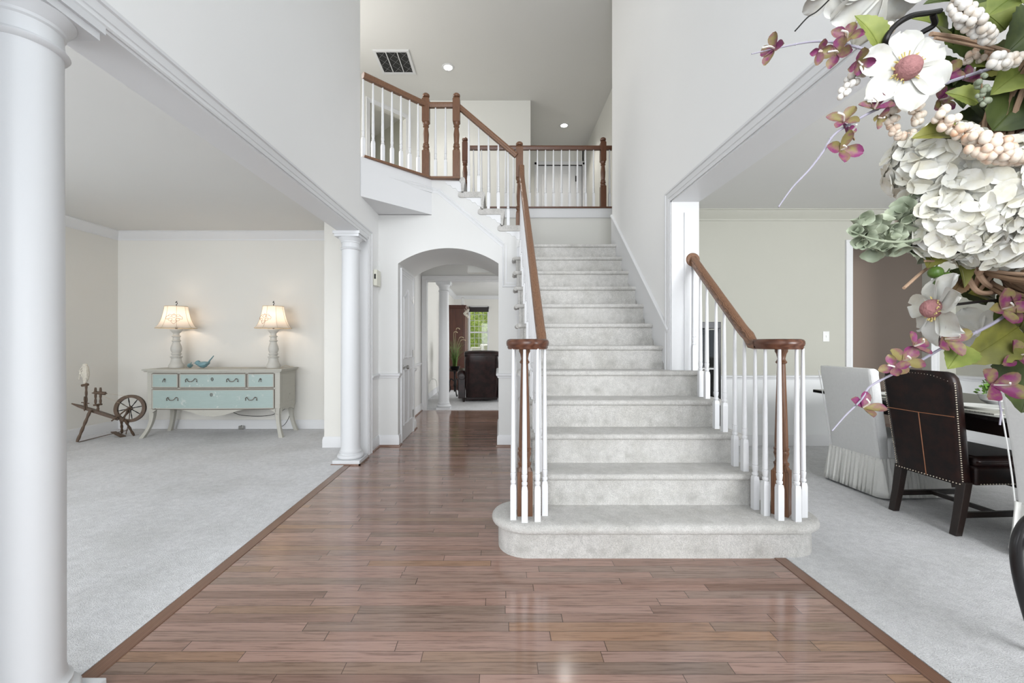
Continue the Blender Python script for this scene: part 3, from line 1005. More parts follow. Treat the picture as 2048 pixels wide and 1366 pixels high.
BC = {}
def baluster(parent, x, y, z, ztop, rz=0, **kw):
    h = round(ztop - z, 3)
    key = (h, tuple(sorted(kw.items())))
    off = ROOT[parent.name]
    if key in BC:
        o = bpy.data.objects.new('baluster', BC[key]); COL.objects.link(o)
    else:
        o = new('baluster', baluster_mesh(h, **kw), 'white', None)
        BC[key] = o.data
    o.parent = parent; ROOT[o.name] = off
    o.location = Vector((x, y, z)) - off; o.rotation_euler = (0, 0, rz)
    return o


RAILPROF = [(-.020, -.030), (.020, -.030), (.024, -.022), (.024, -.014), (.029, -.008), (.031, .004), (.030, .016), (.024, .025), (.012, .030), (-.012, .030), (-.024, .025), (-.030, .016), (-.031, .004), (-.029, -.008), (-.024, -.014), (-.024, -.022)]
HR = .812
def zr(y): return RS * 2 + (y - 2.595) * RS / .2336 + HR
ZV = 1.205                              # centre of the level volute


def first_flight_rail(x, side, y_end, top_easing):
    """centre line from the top down to the volute; side=+1 curls right, -1 curls left"""
    p = []
    if top_easing:
        p += [(x, y_end, zr(y_end) + .12), (x, y_end - .02, zr(y_end) + .055), (x, y_end - .06, zr(y_end - .06) + .012)]
    else:
        p += [(x, y_end, zr(y_end))]
    y = y_end - .14
    while y > 2.78:
        p.append((x, y, zr(y))); y -= .15
    p += [(x, 2.72, zr(2.72)), (x, 2.675, zr(2.675) + .004), (x, 2.64, zr(2.64) + .012), (x, 2.60, ZV + .003), (x, 2.56, ZV), (x, 2.53, ZV)]
    return p


def volute(x, side, cx, cy=2.49):
    p = []
    R0 = abs(cx - x)
    n = 30
    for k in range(n + 1):
        t = k / n
        a = t * 2 * PI * .97
        r = R0 * (1 - t * .62)
        # start at (x, cy): angle PI for side=+1
        ang = (PI + a) if side > 0 else (0 - a)
        p.append((cx + r * math.cos(ang), cy + r * math.sin(ang), ZV))
    return p


def turned_newel(mb, x, y, z0, z1, rz=0, w=.088, blk=.26):
    """slender turned starting newel"""
    mb.cbox((x, y, z0), w, w, blk, rz)
    b = z0 + blk
    mb.lathe([(w * .62, b), (w * .45, b + .025)], (x, y, 0), 4, rz=rz + PI / 4)
    mb.lathe([(.036, b + .01), (.036, b + .028), (.040, b + .034), (.040, b + .044), (.033, b + .050), (.030, b + .062), (.036, b + .085), (.040, b + .10), (.036, b + .115), (.040, b + .122), (.040, b + .130), (.034, b + .136),
              (.035, b + .16), (.030, b + .34), (.021, z1 - .09), (.028, z1 - .085), (.030, z1 - .078), (.024, z1 - .07), (.020, z1 - .06), (.026, z1 - .03), (.033, z1 - .018), (.034, z1)], (x, y, 0), 20)


def flight_railing(x, side, cx, label, yend, easing, bal):
    t = thing('stair_railing', label, 'railing', (cx, 2.49, RS))
    m = MB(); m.sweep(RAILPROF, first_flight_rail(x, side, yend, easing)); new('handrail', m, 'oak', t, smooth=40)
    m = MB(); m.sweep(RAILPROF, [(x, 2.545, ZV), (x, 2.51, ZV)] + volute(x, side, cx))
    m.lathe([(.050, ZV - .030), (.055, ZV - .022), (.055, ZV - .012), (.062, ZV - .004), (.062, ZV + .016), (.052, ZV + .027), (.02, ZV + .031)], (cx, 2.49, 0), 28)
    new('volute', m, 'mahogany', t, smooth=40)['label'] = 'dark level scroll at the foot of the handrail'
    m = MB(); turned_newel(m, cx, 2.495, RS, ZV - .028, rz=PI / 4 if side > 0 else 0); new('newel', m, 'oak_z', t)
    for (bx, by, bz) in bal:
        zt = (zr(by) - .026) if by > 2.60 else ZV - .026
        baluster(t, bx, by, bz, zt)
    return t


rb = [(1.575, 3.275, RS * 4), (1.575, 3.175, RS * 4), (1.572, 3.035, RS * 3), (1.572, 2.925, RS * 3), (1.57, 2.79, RS * 2), (1.57, 2.68, RS * 2), (1.567, 2.565, RS), (1.572, 2.475, RS),
      (1.612, 2.41, RS), (1.700, 2.395, RS), (1.775, 2.45, RS), (1.735, 2.575, RS), (1.575, 3.385, RS * 5)]
flight_railing(1.57, 1, 1.680, 'right stair railing with scrolled end, fixed to the jamb by a round oak plate', 3.40, False, rb)
lb = [(.085, 2.42, RS), (.148, 2.385, RS), (.222, 2.395, RS), (.272, 2.475, RS), (.10, 2.575, RS)]
for k in range(2, 12):
    for d in (.05, .165):
        lb.append((.262, 2.625 + .2336 * (k - 2) + d, RS * k))
lt = flight_railing(.268, -1, .155, 'left stair railing with scrolled end, rising from the bottom step to the landing', 4.87, True, lb)
rt = [o for o in COL.objects if o.name.startswith('stair_railing')][0]
m = MB(); ax = Matrix.Rotation(R(90), 3, 'X')
m.lathe([(.03, -.002), (.055, 0), (.056, .008), (.050, .016), (.034, .018), (.0, .0181)], (1.567, 3.393, zr(3.39) - .0), 28, ax=ax)
new('rosette', m, 'oak', rt)


def box_newel(mb, x, y, z0, ztop, w=.083, low=.30, up=.27):
    mb.cbox((x, y, z0), w, w, low)
    a = z0 + low; b = ztop - .07 - up
    mb.lathe([(w * .70, a), (w * .50, a + .012)], (x, y, 0), 4, rz=PI / 4)
    mb.lathe([(.036, a + .005), (.039, a + .018), (.036, a + .028), (.030, a + .034), (.038, a + .05), (.040, a + .06), (.032, a + .075), (.036, a + .085), (.028, a + .095), (.031, a + .13), (.035, a + .20), (.030, b - .10), (.025, b - .06), (.030, b - .055), (.036, b - .045), (.028, b - .034), (.038, b - .016), (.038, b)], (x, y, 0), 20)
    mb.lathe([(w * .50, b - .008), (w * .70, b + .006)], (x, y, 0), 4, rz=PI / 4)
    mb.cbox((x, y, b + .005), w, w, up - .01)
    c = b + up - .006
    mb.lathe([(w * .70, c), (w * .5, c + .02)], (x, y, 0), 4, rz=PI / 4)
    mb.lathe([(.03, c + .012), (.022, c + .022), (.022, c + .028), (.038, c + .034), (.042, c + .045), (.040, c + .060), (.028, c + .072), (.0, c + .077)], (x, y, 0), 20)


ZRT = 3.965     # rail centre on the upper floor
t = thing('balcony_railing', 'railing along the slanted balcony edge at upper left, two oak posts', 'railing', (-.84, 4.87, Z2))
m = MB(); m.sweep(RAILPROF, [(XL + .002, 4.33, ZRT), (-.84, 4.87, ZRT)]); new('handrail', m, 'oak', t, smooth=40)
m = MB(); m.sweep(RAILPROF, [(-.84, 4.88, ZRT), (-.49, 4.88, ZRT)]); new('handrail', m, 'oak', t, smooth=40)
for nx in (-.842, -.488):
    m = MB(); box_newel(m, nx, 4.88, Z2, 4.10); new('newel', m, 'oak_z', t)
a = Vector((-1.425, 4.325)); b = Vector((-.842, 4.872))
for k in range(7):
    q = a + (b - a) * ((k + .30) / 7.25)
    baluster(t, q.x, q.y, Z2 + .002, ZRT - .028, rz=R(43))
for px in (871, 891):
    baluster(t, (px - CX) * 4.88 / F, 4.88, Z2 + .002, ZRT - .028)

t = thing('upper_flight_railing', 'sloping railing of the short upper flight between balcony and landing', 'railing', (.245, 4.93, RS * 12))
sl = RS / .2336
def zr2(x): return RS * 13 + (.27 - x) * sl + .775
m = MB(); m.sweep(RAILPROF, [(-.46, 4.905, zr2(-.46)), (.21, 4.915, zr2(.21))]); new('handrail', m, 'oak', t, smooth=40)
m = MB(); box_newel(m, .247, 4.960, RS * 12 + .001, 3.575, low=.36, up=.36); new('newel', m, 'oak_z', t)
for bx, kz in ((-.349, 2), (-.232, 2), (-.118, 1), (-.0015, 1), (.113, 0)):
    baluster(t, bx, 4.93, zz2[kz], zr2(bx) - .03)

t = thing('hall_railing', 'far railing above the landing wall, in front of the white door', 'railing', (.5, 5.98, Z2))
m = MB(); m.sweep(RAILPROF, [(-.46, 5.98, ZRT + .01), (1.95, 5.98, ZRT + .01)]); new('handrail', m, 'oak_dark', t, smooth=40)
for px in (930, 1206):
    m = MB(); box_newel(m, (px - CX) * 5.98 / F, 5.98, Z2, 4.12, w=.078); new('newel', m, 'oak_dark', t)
for k in range(18):
    px = 947 + 16.0 * k
    if abs(px - 1206) < 9: continue
    baluster(t, (px - CX) * 5.98 / F, 5.98, Z2 + .003, ZRT - .018)

# ------------------------------------------------------------------ doors, fittings of the upper hall
fr = MB()
fr.box((.80, 9.36, Z2), (.86, 9.46, 5.22)); fr.box((1.87, 9.36, Z2), (1.93, 9.46, 5.22)); fr.box((.80, 9.36, 5.16), (1.93, 9.46, 5.24))
d = struct('door_1', fr, 'trim', bevel=.006)
d['label'] = 'white panelled door of the upper hall behind the far railing'
m = MB(); m.box((.86, 9.40, Z2 + .01), (1.72, 9.44, 5.155))
for (x0, x1, z0, z1) in ((.96, 1.24, Z2 + .25, Z2 + .9), (1.34, 1.62, Z2 + .25, Z2 + .9), (.96, 1.24, Z2 + 1.05, Z2 + 1.85), (1.34, 1.62, Z2 + 1.05, Z2 + 1.85)):
    m.box((x0, 9.392, z0), (x1, 9.41, z1))
new('door_leaf', m, 'trim', d, bevel=.006)
m = MB(); m.sphere((.92, 9.36, Z2 + .92), .028, 14, 8); m.tube([(.92, 9.40, Z2 + .92), (.92, 9.36, Z2 + .92)], .012); new('door_knob', m, 'iron', d)
m = MB(); m.box((1.72, 9.38, 4.80), (1.76, 9.40, 4.92)); new('hinge', m, 'iron', d)
m = MB(); m.box((1.72, 9.42, Z2), (1.87, 9.46, 5.16)); new('door_stop', m, 'trim', d)

# closet door in the left side of the hall passage
x = ax0
fr = MB(); casing(fr, [(x, 5.08, 0), (x, 5.08, 2.03), (x, 5.68, 2.03), (x, 5.68, 0)], .07, .016, (1, 0, 0), -1)
fr.box((x - .001, 5.07, 0), (x + .004, 5.69, 2.035))
d = struct('door_2', fr, 'trim'); d['label'] = 'narrow white panelled closet door on the left inside the arch'
m = MB(); m.box((x, 5.085, .008), (x + .009, 5.675, 2.027))
for y0, y1 in ((5.15, 5.345), (5.415, 5.61)):
    for z0, z1 in ((.20, .86), (1.02, 1.86)):
        pts = [(y0, z0), (y1, z0), (y1, z1), (y0, z1)]
        if z1 > 1:   # curved top of the upper panels
            yc = 5.38
            inner, outer = (y1, y0) if y0 < 5.38 else (y0, y1)
            top = [(y0 + (y1 - y0) * t, z1 - .10 + .10 * (((t if y0 < yc else 1 - t)) ** 1.6)) for t in [i / 8 for i in range(9)]]
            pts = [(y0, z0), (y1, z0)] + top[::-1]
        ring = [(x + .009, a, b) for a, b in pts]
        m.sweep([(-.012, 0), (-.004, .008), (.006, .010), (.014, 0)], ring, upv=(1, 0, 0), closed=True)
        cy_ = (y0 + y1) / 2; cz_ = (z0 + z1) / 2
        m.prism([(x + .007, cy_ + (a - cy_) * .78, cz_ + (b - cz_) * .93) for a, b in pts], (.008, 0, 0))
new('door_leaf', m, 'trim', d)
m = MB(); ay = Matrix.Rotation(R(90), 3, 'Y')
m.lathe([(.026, 0), (.026, .006), (.010, .010), (.010, .035), (.024, .042), (.027, .055), (.020, .066), (0, .068)], (x + .009, 5.145, .905), 18, ax=ay); new('door_knob', m, 'steel', d)
for z in (.25, 1.06, 1.78):
    m = MB(); m.box((x + .007, 5.672, z - .045), (x + .020, 5.70, z + .045)); m.tube([(x + .020, 5.686, z - .05), (x + .020, 5.686, z + .05)], .006); new('hinge', m, 'steel', d)

# return-air grille and recessed lights in the upper ceiling
t = thing('ceiling_vent', 'square dark return-air grille in the upper ceiling at left', 'vent', (-1.61, 6.54, ZC))
m = MB(); m.box((-1.85, 6.29, ZC - .004), (-1.37, 6.79, ZC - .002)); new('backing', m, 'shadow_vent', t)
m = MB()
for a, b in (((-1.88, 6.26), (-1.84, 6.82)), ((-1.38, 6.26), (-1.34, 6.82)), ((-1.84, 6.26), (-1.38, 6.30)), ((-1.84, 6.78), (-1.38, 6.82)), ((-1.701, 6.30), (-1.689, 6.78)), ((-1.531, 6.30), (-1.519, 6.78))):
    m.box((a[0], a[1], ZC - .014), (b[0], b[1], ZC - .001))
new('frame', m, 'trim', t)
m = MB()
for j in range(3):
    x0 = -1.835 + .17 * j
    for i in range(3):
        y0 = 6.30 + .16 * i
        m.tube([(x0, y0, ZC - .006), (x0 + .13, y0 + .15, ZC - .006)], .002, 5); m.tube([(x0 + .13, y0, ZC - .006), (x0, y0 + .15, ZC - .006)], .002, 5)
new('wire_mesh', m, 'vent_wire', t)
for (lx, ly, lab) in ((-.80, 6.66, 'lit round recessed ceiling light beside the ceiling grille'), (1.32, 8.45, 'lit round recessed ceiling light above the far white door')):
    t = thing('recessed_light', lab, 'ceiling light', (lx, ly, ZC), group='recessed lights of the upper ceiling')
    m = MB(); m.lathe([(.062, ZC - .001), (.064, ZC - .006), (.085, ZC - .010), (.096, ZC - .006), (.098, ZC - .001)][::-1], (lx, ly, 0), 28); new('trim_ring', m, 'trim', t)
    m = MB(); m.lathe([(.0, ZC - .0085), (.066, ZC - .0080)], (lx, ly, 0), 28); new('lens', m, 'light_on', t)
    l = bpy.data.lights.new('lamp', 'SPOT'); l.energy = 55; l.spot_size = R(130); l.spot_blend = .8; l.shadow_soft_size = .06; l.color = (1, .96, .90)
    lo = bpy.data.objects.new('lamp_light', l); lo.parent = t; lo.location = (0, 0, -.03); COL.objects.link(lo)

# thermostat, switch, outlets
t = thing('thermostat', 'almond thermostat box on the narrow wall left of the arch', 'thermostat', (XL, 4.765, 1.92))
m = MB(); m.box((XL, 4.69, 1.845), (XL + .042, 4.845, 2.025)); new('housing', m, 'plastic', t, bevel=.005)
m = MB(); m.box((XL + .012, 4.688, 1.92), (XL + .030, 4.692, 1.975)); new('display', m, 'black', t)
t = thing('light_switch', 'white switch plate on the dining wall left of the doorway', 'switch', (3.82, YDB, 1.28))
m = MB(); m.box((3.785, YDB - .006, 1.22), (3.858, YDB, 1.338)); new('plate', m, 'plate', t, bevel=.002)
m = MB(); m.box((3.816, YDB - .014, 1.268), (3.827, YDB - .006, 1.292)); new('toggle', m, 'slip', t)
t = thing('outlet', 'white wall outlet low on the dining wall behind the right balusters', 'outlet', (3.035, YDB, .43))
m = MB(); m.box((3.0, YDB - .006, .375), (3.072, YDB, .49)); new('plate', m, 'plate', t, bevel=.002)
m = MB(); m.box((3.02, YDB - .009, .44), (3.052, YDB - .006, .475)); m.box((3.02, YDB - .009, .39), (3.052, YDB - .006, .425)); new('socket', m, 'slip', t)

# ------------------------------------------------------------------ dresser in the living room
def dresser():
    t = thing('dresser', 'cream dresser with four aqua drawers, standing against the living room wall', 'dresser', (-3.62, 5.545, 0), R(1.2), local=True)
    W, D, HT = 1.66, .42, .87
    zb = .31                     # underside of the carcass
    bow = lambda u: .045 * (1 - (2 * u - 1) ** 2) if 0 <= u <= 1 else 0
    def fy(x):                   # front face, bowed between the drawers' limits
        u = (x + W / 2) / W
        return -D / 2 - .04 * max(0, 1 - abs(2 * u - 1) ** 2.2)
    xs = [-W / 2 + W * i / 24 for i in range(25)]
    m = MB(); m.prism([(x, fy(x), zb + .06) for x in xs] + [(W / 2, D / 2, zb + .06), (-W / 2, D / 2, zb + .06)], (0, 0, HT - .035 - zb - .06))
    # inset side panels
    for s in (-1, 1):
        m.box((s * W / 2, -.15, .43), (s * (W / 2 + .004), .16, .80))
    new('carcass', m, 'dresser', t, bevel=.003)
    m = MB()
    for k, (o, z0, z1) in enumerate(((.028, HT - .035, HT - .018), (.042, HT - .018, HT))):
        m.prism([(x * (1 + o / W * 2), fy(x) - o, z0) for x in xs] + [(W / 2 + o, D / 2 + .01, z0), (-W / 2 - o, D / 2 + .01, z0)], (0, 0, z1 - z0))
    new('top', m, 'dresser', t, bevel=.004)
    # scalloped apron
    m = MB()
    low = []
    for i in range(33):
        u = i / 32; x = -W / 2 + .06 + (W - .12) * u; c = abs(2 * u - 1)
        if c > .90: z = zb + .06 - .055 * ((c - .90) / .10)
        elif c > .5: z = zb + .06 - .0 - .012 * math.cos((c - .5) / .4 * PI / 2)
        else: z = zb + .048 - .085 * (math.cos(c / .5 * PI / 2)) ** 1.3
        low.append((x, z))
    vs = []
    def strip(fr, dy):
        return [[(x, fy(x) + dy, zz) for (x, zz) in fr]]
    n = len(low); V = []; Fc = []
    for (x, z) in low:
        y = fy(x) + .002
        V += [(x, y, z), (x, y, zb + .075), (x, y + .02, zb + .075), (x, y + .02, z)]
    for i in range(n - 1):
        for k in range(4):
            k2 = (k + 1) % 4
            Fc.append((i * 4 + k, i * 4 + k2, (i + 1) * 4 + k2, (i + 1) * 4 + k))
    Fc = [f[::-1] for f in Fc]
    m.add(V, Fc)
    for s in (-1, 1):           # side aprons
        pts = [(-.17, .37), (.18, .37), (.18, .30), (.12, .33), (.05, .345), (-.02, .325), (-.08, .345), (-.14, .33), (-.17, .29)]
        m.prism([(s * (W / 2 - .016), y, z) for y, z in pts], (.016, 0, 0))
    new('apron', m, 'dresser', t)
    # splayed legs
    for sx in (-1, 1):
        for sy in (-1, 1):
            x0 = sx * (W / 2 - .035); y0 = sy * (D / 2 - .03)
            L = []
            for i in range(11):
                u = i / 10; z = .42 * (1 - u)
                out = .075 * (u ** 2.4) - .012 * math.sin(u * PI)
                hw = .036 - .016 * math.sin(min(1, u * 1.15) * PI / 2) + .006 * u ** 4
                cx_ = x0 + sx * out * (1 if sy < 0 else .8); cy_ = y0 + sy * out * (.9 if sy < 0 else .25)
                L.append([(cx_ - hw, cy_ - hw, z), (cx_ + hw, cy_ - hw, z), (cx_ + hw, cy_ + hw, z), (cx_ - hw, cy_ + hw, z)])
            m = MB(); m.loft(L[::-1]); new('leg', m, 'dresser', t, smooth=60, bevel=.003)
    # drawers
    def drawer(x0, x1, z0, z1, nm, handles, key):
        mm = MB(); n = 14; xx = [x0 + (x1 - x0) * i / n for i in range(n + 1)]
        f = [(x, fy(x) - .006) for x in xx]; bk = [(x, fy(x) + .004) for x in xx][::-1]
        mm.prism([(x, y, z0) for x, y in f + bk], (0, 0, z1 - z0))
        dr = new(nm, mm, 'drawer', t, world=False)
        mm = MB(); b = .012
        for zz in (z0 - .002, z1 + .002):
            mm.tube([(x, fy(x) - .006, zz) for x in xx], .0065, 6)
        for xx_ in (x0, x1):
            mm.tube([(xx_, fy(xx_) - .006, z0), (xx_, fy(xx_) - .006, z1)], .0065, 6)
        new('moulding', mm, 'dresser', dr, world=False)
        mm = MB(); g = .014
        for zz in (z0 - .012, z1 + .012):
            mm.tube([(x, fy(x) - .001, zz) for x in xx], .004, 5)
        for xx_ in (x0 - .011, x1 + .011):
            mm.tube([(xx_, fy(xx_) - .001, z0 - .01), (xx_, fy(xx_) - .001, z1 + .01)], .004, 5)
        new('rubbed_edge', mm, 'edge', dr, world=False)
        for hx, hw in handles:
            mm = MB(); zc = (z0 + z1) / 2 + .005; y = fy(hx) - .022
            if hw > .03:
                pth = [(hx - hw, y + .014, zc + .016), (hx - hw * .8, y, zc + .022), (hx - hw * .55, y - .006, zc + .002), (hx - hw * .25, y - .012, zc - .012), (hx + hw * .2, y - .012, zc - .014), (hx + hw * .55, y - .006, zc + .0), (hx + hw * .8, y, zc + .022), (hx + hw, y + .014, zc + .014)]
                mm.tube(smooth_path(pth, 5), .0042, 7)
                for s in (-1, 1):
                    mm.tube(smooth_path([(hx + s * hw * .95, y + .01, zc + .02), (hx + s * hw * 1.15, y + .008, zc + .004), (hx + s * hw * 1.05, y + .008, zc - .014), (hx + s * hw * 1.22, y + .012, zc - .02)], 5), .0038, 6)
            else:
                mm.tube(smooth_path([(hx - .01, y + .014, zc + .014), (hx - .012, y, zc - .008), (hx - .016, y, zc - .022)], 4), .0035, 6)
                mm.tube(smooth_path([(hx + .01, y + .014, zc + .014), (hx + .012, y, zc - .008), (hx + .016, y, zc - .022)], 4), .0035, 6)
                mm.sphere((hx, y + .012, zc + .016), .010, 10, 6)
            new('handle', mm, 'bronze', dr, world=False)
        if key is not None:
            mm = MB(); zc = (z0 + z1) / 2 + key
            mm.tube([((x0 + x1) / 2 + .013 * math.cos(a), fy(0) - .010, zc + .020 * math.sin(a)) for a in [2 * PI * i / 14 for i in range(15)]], .0032, 6)
            mm.sphere(((x0 + x1) / 2, fy(0) - .009, zc), .005, 8, 6)
            new('escutcheon', mm, 'bronze', dr, world=False)
    drawer(-.755, -.43, .645, .805, 'drawer', [(-.595, .02)], None)
    drawer(-.395, .415, .645, .805, 'drawer', [(-.25, .062), (.26, .062)], .02)
    drawer(.45, .755, .645, .805, 'drawer', [(.60, .02)], None)
    drawer(-.755, .755, .375, .605, 'drawer', [(-.49, .062), (.49, .062)], .06)
    return t


dresser()


def table_lamp(x, y, z, label, turn):
    t = thing('table_lamp', label, 'lamp', (x, y, z), turn, group='pair of table lamps on the dresser', local=True)
    m = MB(); m.lathe([(.0, 0), (.084, 0), (.086, .03), (.080, .045), (.068, .065), (.058, .10), (.056, .13), (.070, .138), (.070, .148), (.046, .158), (.046, .168), (.058, .178), (.060, .186), (.050, .195), (.048, .20), (.060, .225), (.064, .25), (.058, .285), (.044, .325),
                      (.040, .345), (.050, .352), (.052, .362), (.040, .372), (.038, .405), (.050, .412), (.052, .42), (.036, .43), (.034, .455), (.048, .47), (.066, .492), (.070, .50), (.070, .512), (.0, .516)], (0, 0, 0), 28)
    new('base', m, 'lamp', t)
    m = MB(); m.lathe([(.012, .51), (.012, .56), (.018, .565), (.018, .60), (.006, .60), (.006, .82)], (0, 0, 0), 12); new('stem', m, 'bronze', t)
    # bell shade in eight gores
    def sh(r0):
        return lambda u, v: None
    prof = [(.226, .525), (.207, .545), (.188, .575), (.170, .615), (.154, .665), (.141, .72), (.131, .775), (.126, .815)]
    m = MB(); seg = 48; vs = []; fs = []
    for (r, zz) in prof:
        for k in range(seg):
            a = 2 * PI * k / seg; s = 1 - .035 * abs(math.sin(a * 4)) ** .8
            vs.append((r * s * math.cos(a), r * s * math.sin(a), zz + (.010 * (1 - abs(math.sin(a * 4))) if zz == prof[0][1] else 0)))
    for i in range(len(prof) - 1):
        for k in range(seg):
            k2 = (k + 1) % seg
            fs.append((i * seg + k, i * seg + k2, (i + 1) * seg + k2, (i + 1) * seg + k))
    m.add(vs, fs)
    s = new('lamp_shade', m, 'shade', t, smooth=60)
    m = MB()
    for k in range(8):
        a = 2 * PI * k / 8
        m.tube([(r * 1.004 * math.cos(a), r * 1.004 * math.sin(a), zz) for r, zz in prof], .0022, 5)
    for (r, zz) in (prof[0], prof[-1]):
        m.tube([(r * (1 - .035 * abs(math.sin(b * 4)) ** .8) * math.cos(b), r * (1 - .035 * abs(math.sin(b * 4)) ** .8) * math.sin(b), zz) for b in [2 * PI * i / 48 for i in range(49)]], .0035, 5)
    new('piping', m, 'plume', s, world=False)
    # embroidered scroll ornament on the front gore
    m = MB()
    def on(u, v, a0=R(-100)):
        z_ = .655 + v; r_ = .158 - v * .30 + .004
        a = a0 + u / .158
        r_ = r_ * (1 - .035 * abs(math.sin(a * 4)) ** .8) + .002
        return (r_ * math.cos(a), r_ * math.sin(a), z_)
    for sgn in (-1, 1):
        for cpt in ([(0, -.060), (.02, -.035), (.012, -.01), (.035, .0), (.062, -.012), (.066, .012), (.045, .022), (.02, .012)], [(0, .045), (.018, .03), (.04, .038), (.052, .022)], [(0, .0), (.02, .018), (.01, .034), (0, .028)], [(0, -.03), (.03, -.028), (.045, -.015), (.03, -.006)]):
            q = smooth_path([(sgn * a, b, 0) for a, b in cpt], 5)
            m.tube([on(p.x * 1.35, p.y * 1.3) for p in q], .0019, 5)
    new('embroidery', m, 'stitch', s, world=False)
    m = MB(); m.tube([(0, 0, .81), (0, 0, .845)], .005)
    m.tube(smooth_path([(0, 0, .84), (.010, 0, .855), (.004, 0, .872), (-.008, 0, .865), (.0, 0, .88), (.008, 0, .888)], 4), .004, 6); new('finial', m, 'iron', t)
    l = bpy.data.lights.new('bulb', 'POINT'); l.energy = 2.6; l.color = (1, .80, .62); l.shadow_soft_size = .04
    lo = bpy.data.objects.new('bulb_light', l); lo.parent = t; lo.location = (0, 0, .66); COL.objects.link(lo)
    return t


table_lamp(-4.295, 5.60, .871, 'left table lamp on the dresser, lit, whole scroll ornament facing the room', R(38))
table_lamp(-2.995, 5.59, .871, 'right table lamp on the dresser, lit, scroll ornament turned to its left side', R(-5))


def bird(x, y, z, s, rz, label, up):
    t = thing('bird_figurine', label, 'figurine', (x, y, z), rz, group='aqua ceramic birds on the dresser', local=True)
    m = MB(); L = []
    pts = [(-.050, .012, .040), (-.040, .020, .038), (-.020, .030, .036), (.005, .034, .034), (.028, .028, .038), (.045, .018, .046), (.065, .009, .060 + up), (.095, .007, .085 + up * 1.6)]
    for (xx, r, zz) in pts:
        L.append([(xx * s, r * s * math.cos(a), (zz + r * .95 * math.sin(a)) * s) for a in [2 * PI * k / 14 for k in range(14)]])
    m.loft(L); m.sphere((-.045 * s, 0, .052 * s), .024 * s, 14, 10)
    m.tube([(-.064 * s, 0, .052 * s), (-.085 * s, 0, .048 * s)], [.007 * s, .001], 8)
    new('body', m, 'bird', t, smooth=70)
    for sg in (-1, 1):
        m = MB(); m.sphere((.012 * s, sg * .031 * s, .040 * s), .03 * s, 12, 8, 1.3, .25, .6, Matrix.Rotation(R(-18), 3, 'Y')); new('wing', m, 'bird', t)
    return t


bird(-3.87, 5.50, .871, 1.35, R(8), 'larger aqua ceramic bird with raised tail on the dresser', .02)
bird(-4.085, 5.56, .871, .80, R(115), 'smaller aqua ceramic bird next to the left lamp', 0)
# cords
def cord(pts, r, mat, name, label, cat='cord'):
    m = MB(); m.tube(smooth_path(pts, 8), r, 6)
    return tag(new(name, m, mat), label, cat)
cord([(-4.195, 5.60, .876), (-4.12, 5.61, .90), (-4.02, 5.66, .885), (-3.98, 5.78, .875)], .0025, 'plume', 'lamp_cord', 'thin cord trailing from the left lamp behind the small bird')
cord([(-2.90, 5.60, .876), (-2.86, 5.64, .90), (-2.84, 5.72, .880), (-2.83, 5.79, .875)], .0025, 'plume', 'lamp_cord', 'short thin cord behind the right lamp')
cord([(-3.66, 5.74, .27), (-3.55, 5.76, .215), (-3.38, 5.77, .195), (-3.20, 5.76, .20), (-3.05, 5.72, .235), (-2.98, 5.70, .31)], .004, 'iron', 'power_cord', 'dark cord sagging under the middle of the dresser')
cord([(-2.88, 5.74, .32), (-2.98, 5.75, .25), (-3.02, 5.76, .13), (-2.98, 5.75, .06), (-2.92, 5.74, .09), (-2.87, 5.74, .17), (-2.85, 5.74, .24)], .0035, 'iron', 'power_cord', 'looped cord hanging under the right end of the dresser')
t = thing('cord_adapter', 'small grey plug adapter on the carpet below the dresser', 'adapter', (-3.55, 5.80, 0))
m = MB(); m.box((-3.585, 5.785, .006), (-3.52, 5.825, .055)); new('housing', m, 'steel', t, bevel=.006)
m = MB(); m.tube([(-3.55, 5.80, .05), (-3.55, 5.80, .062)], .006); new('stub', m, 'iron', t)

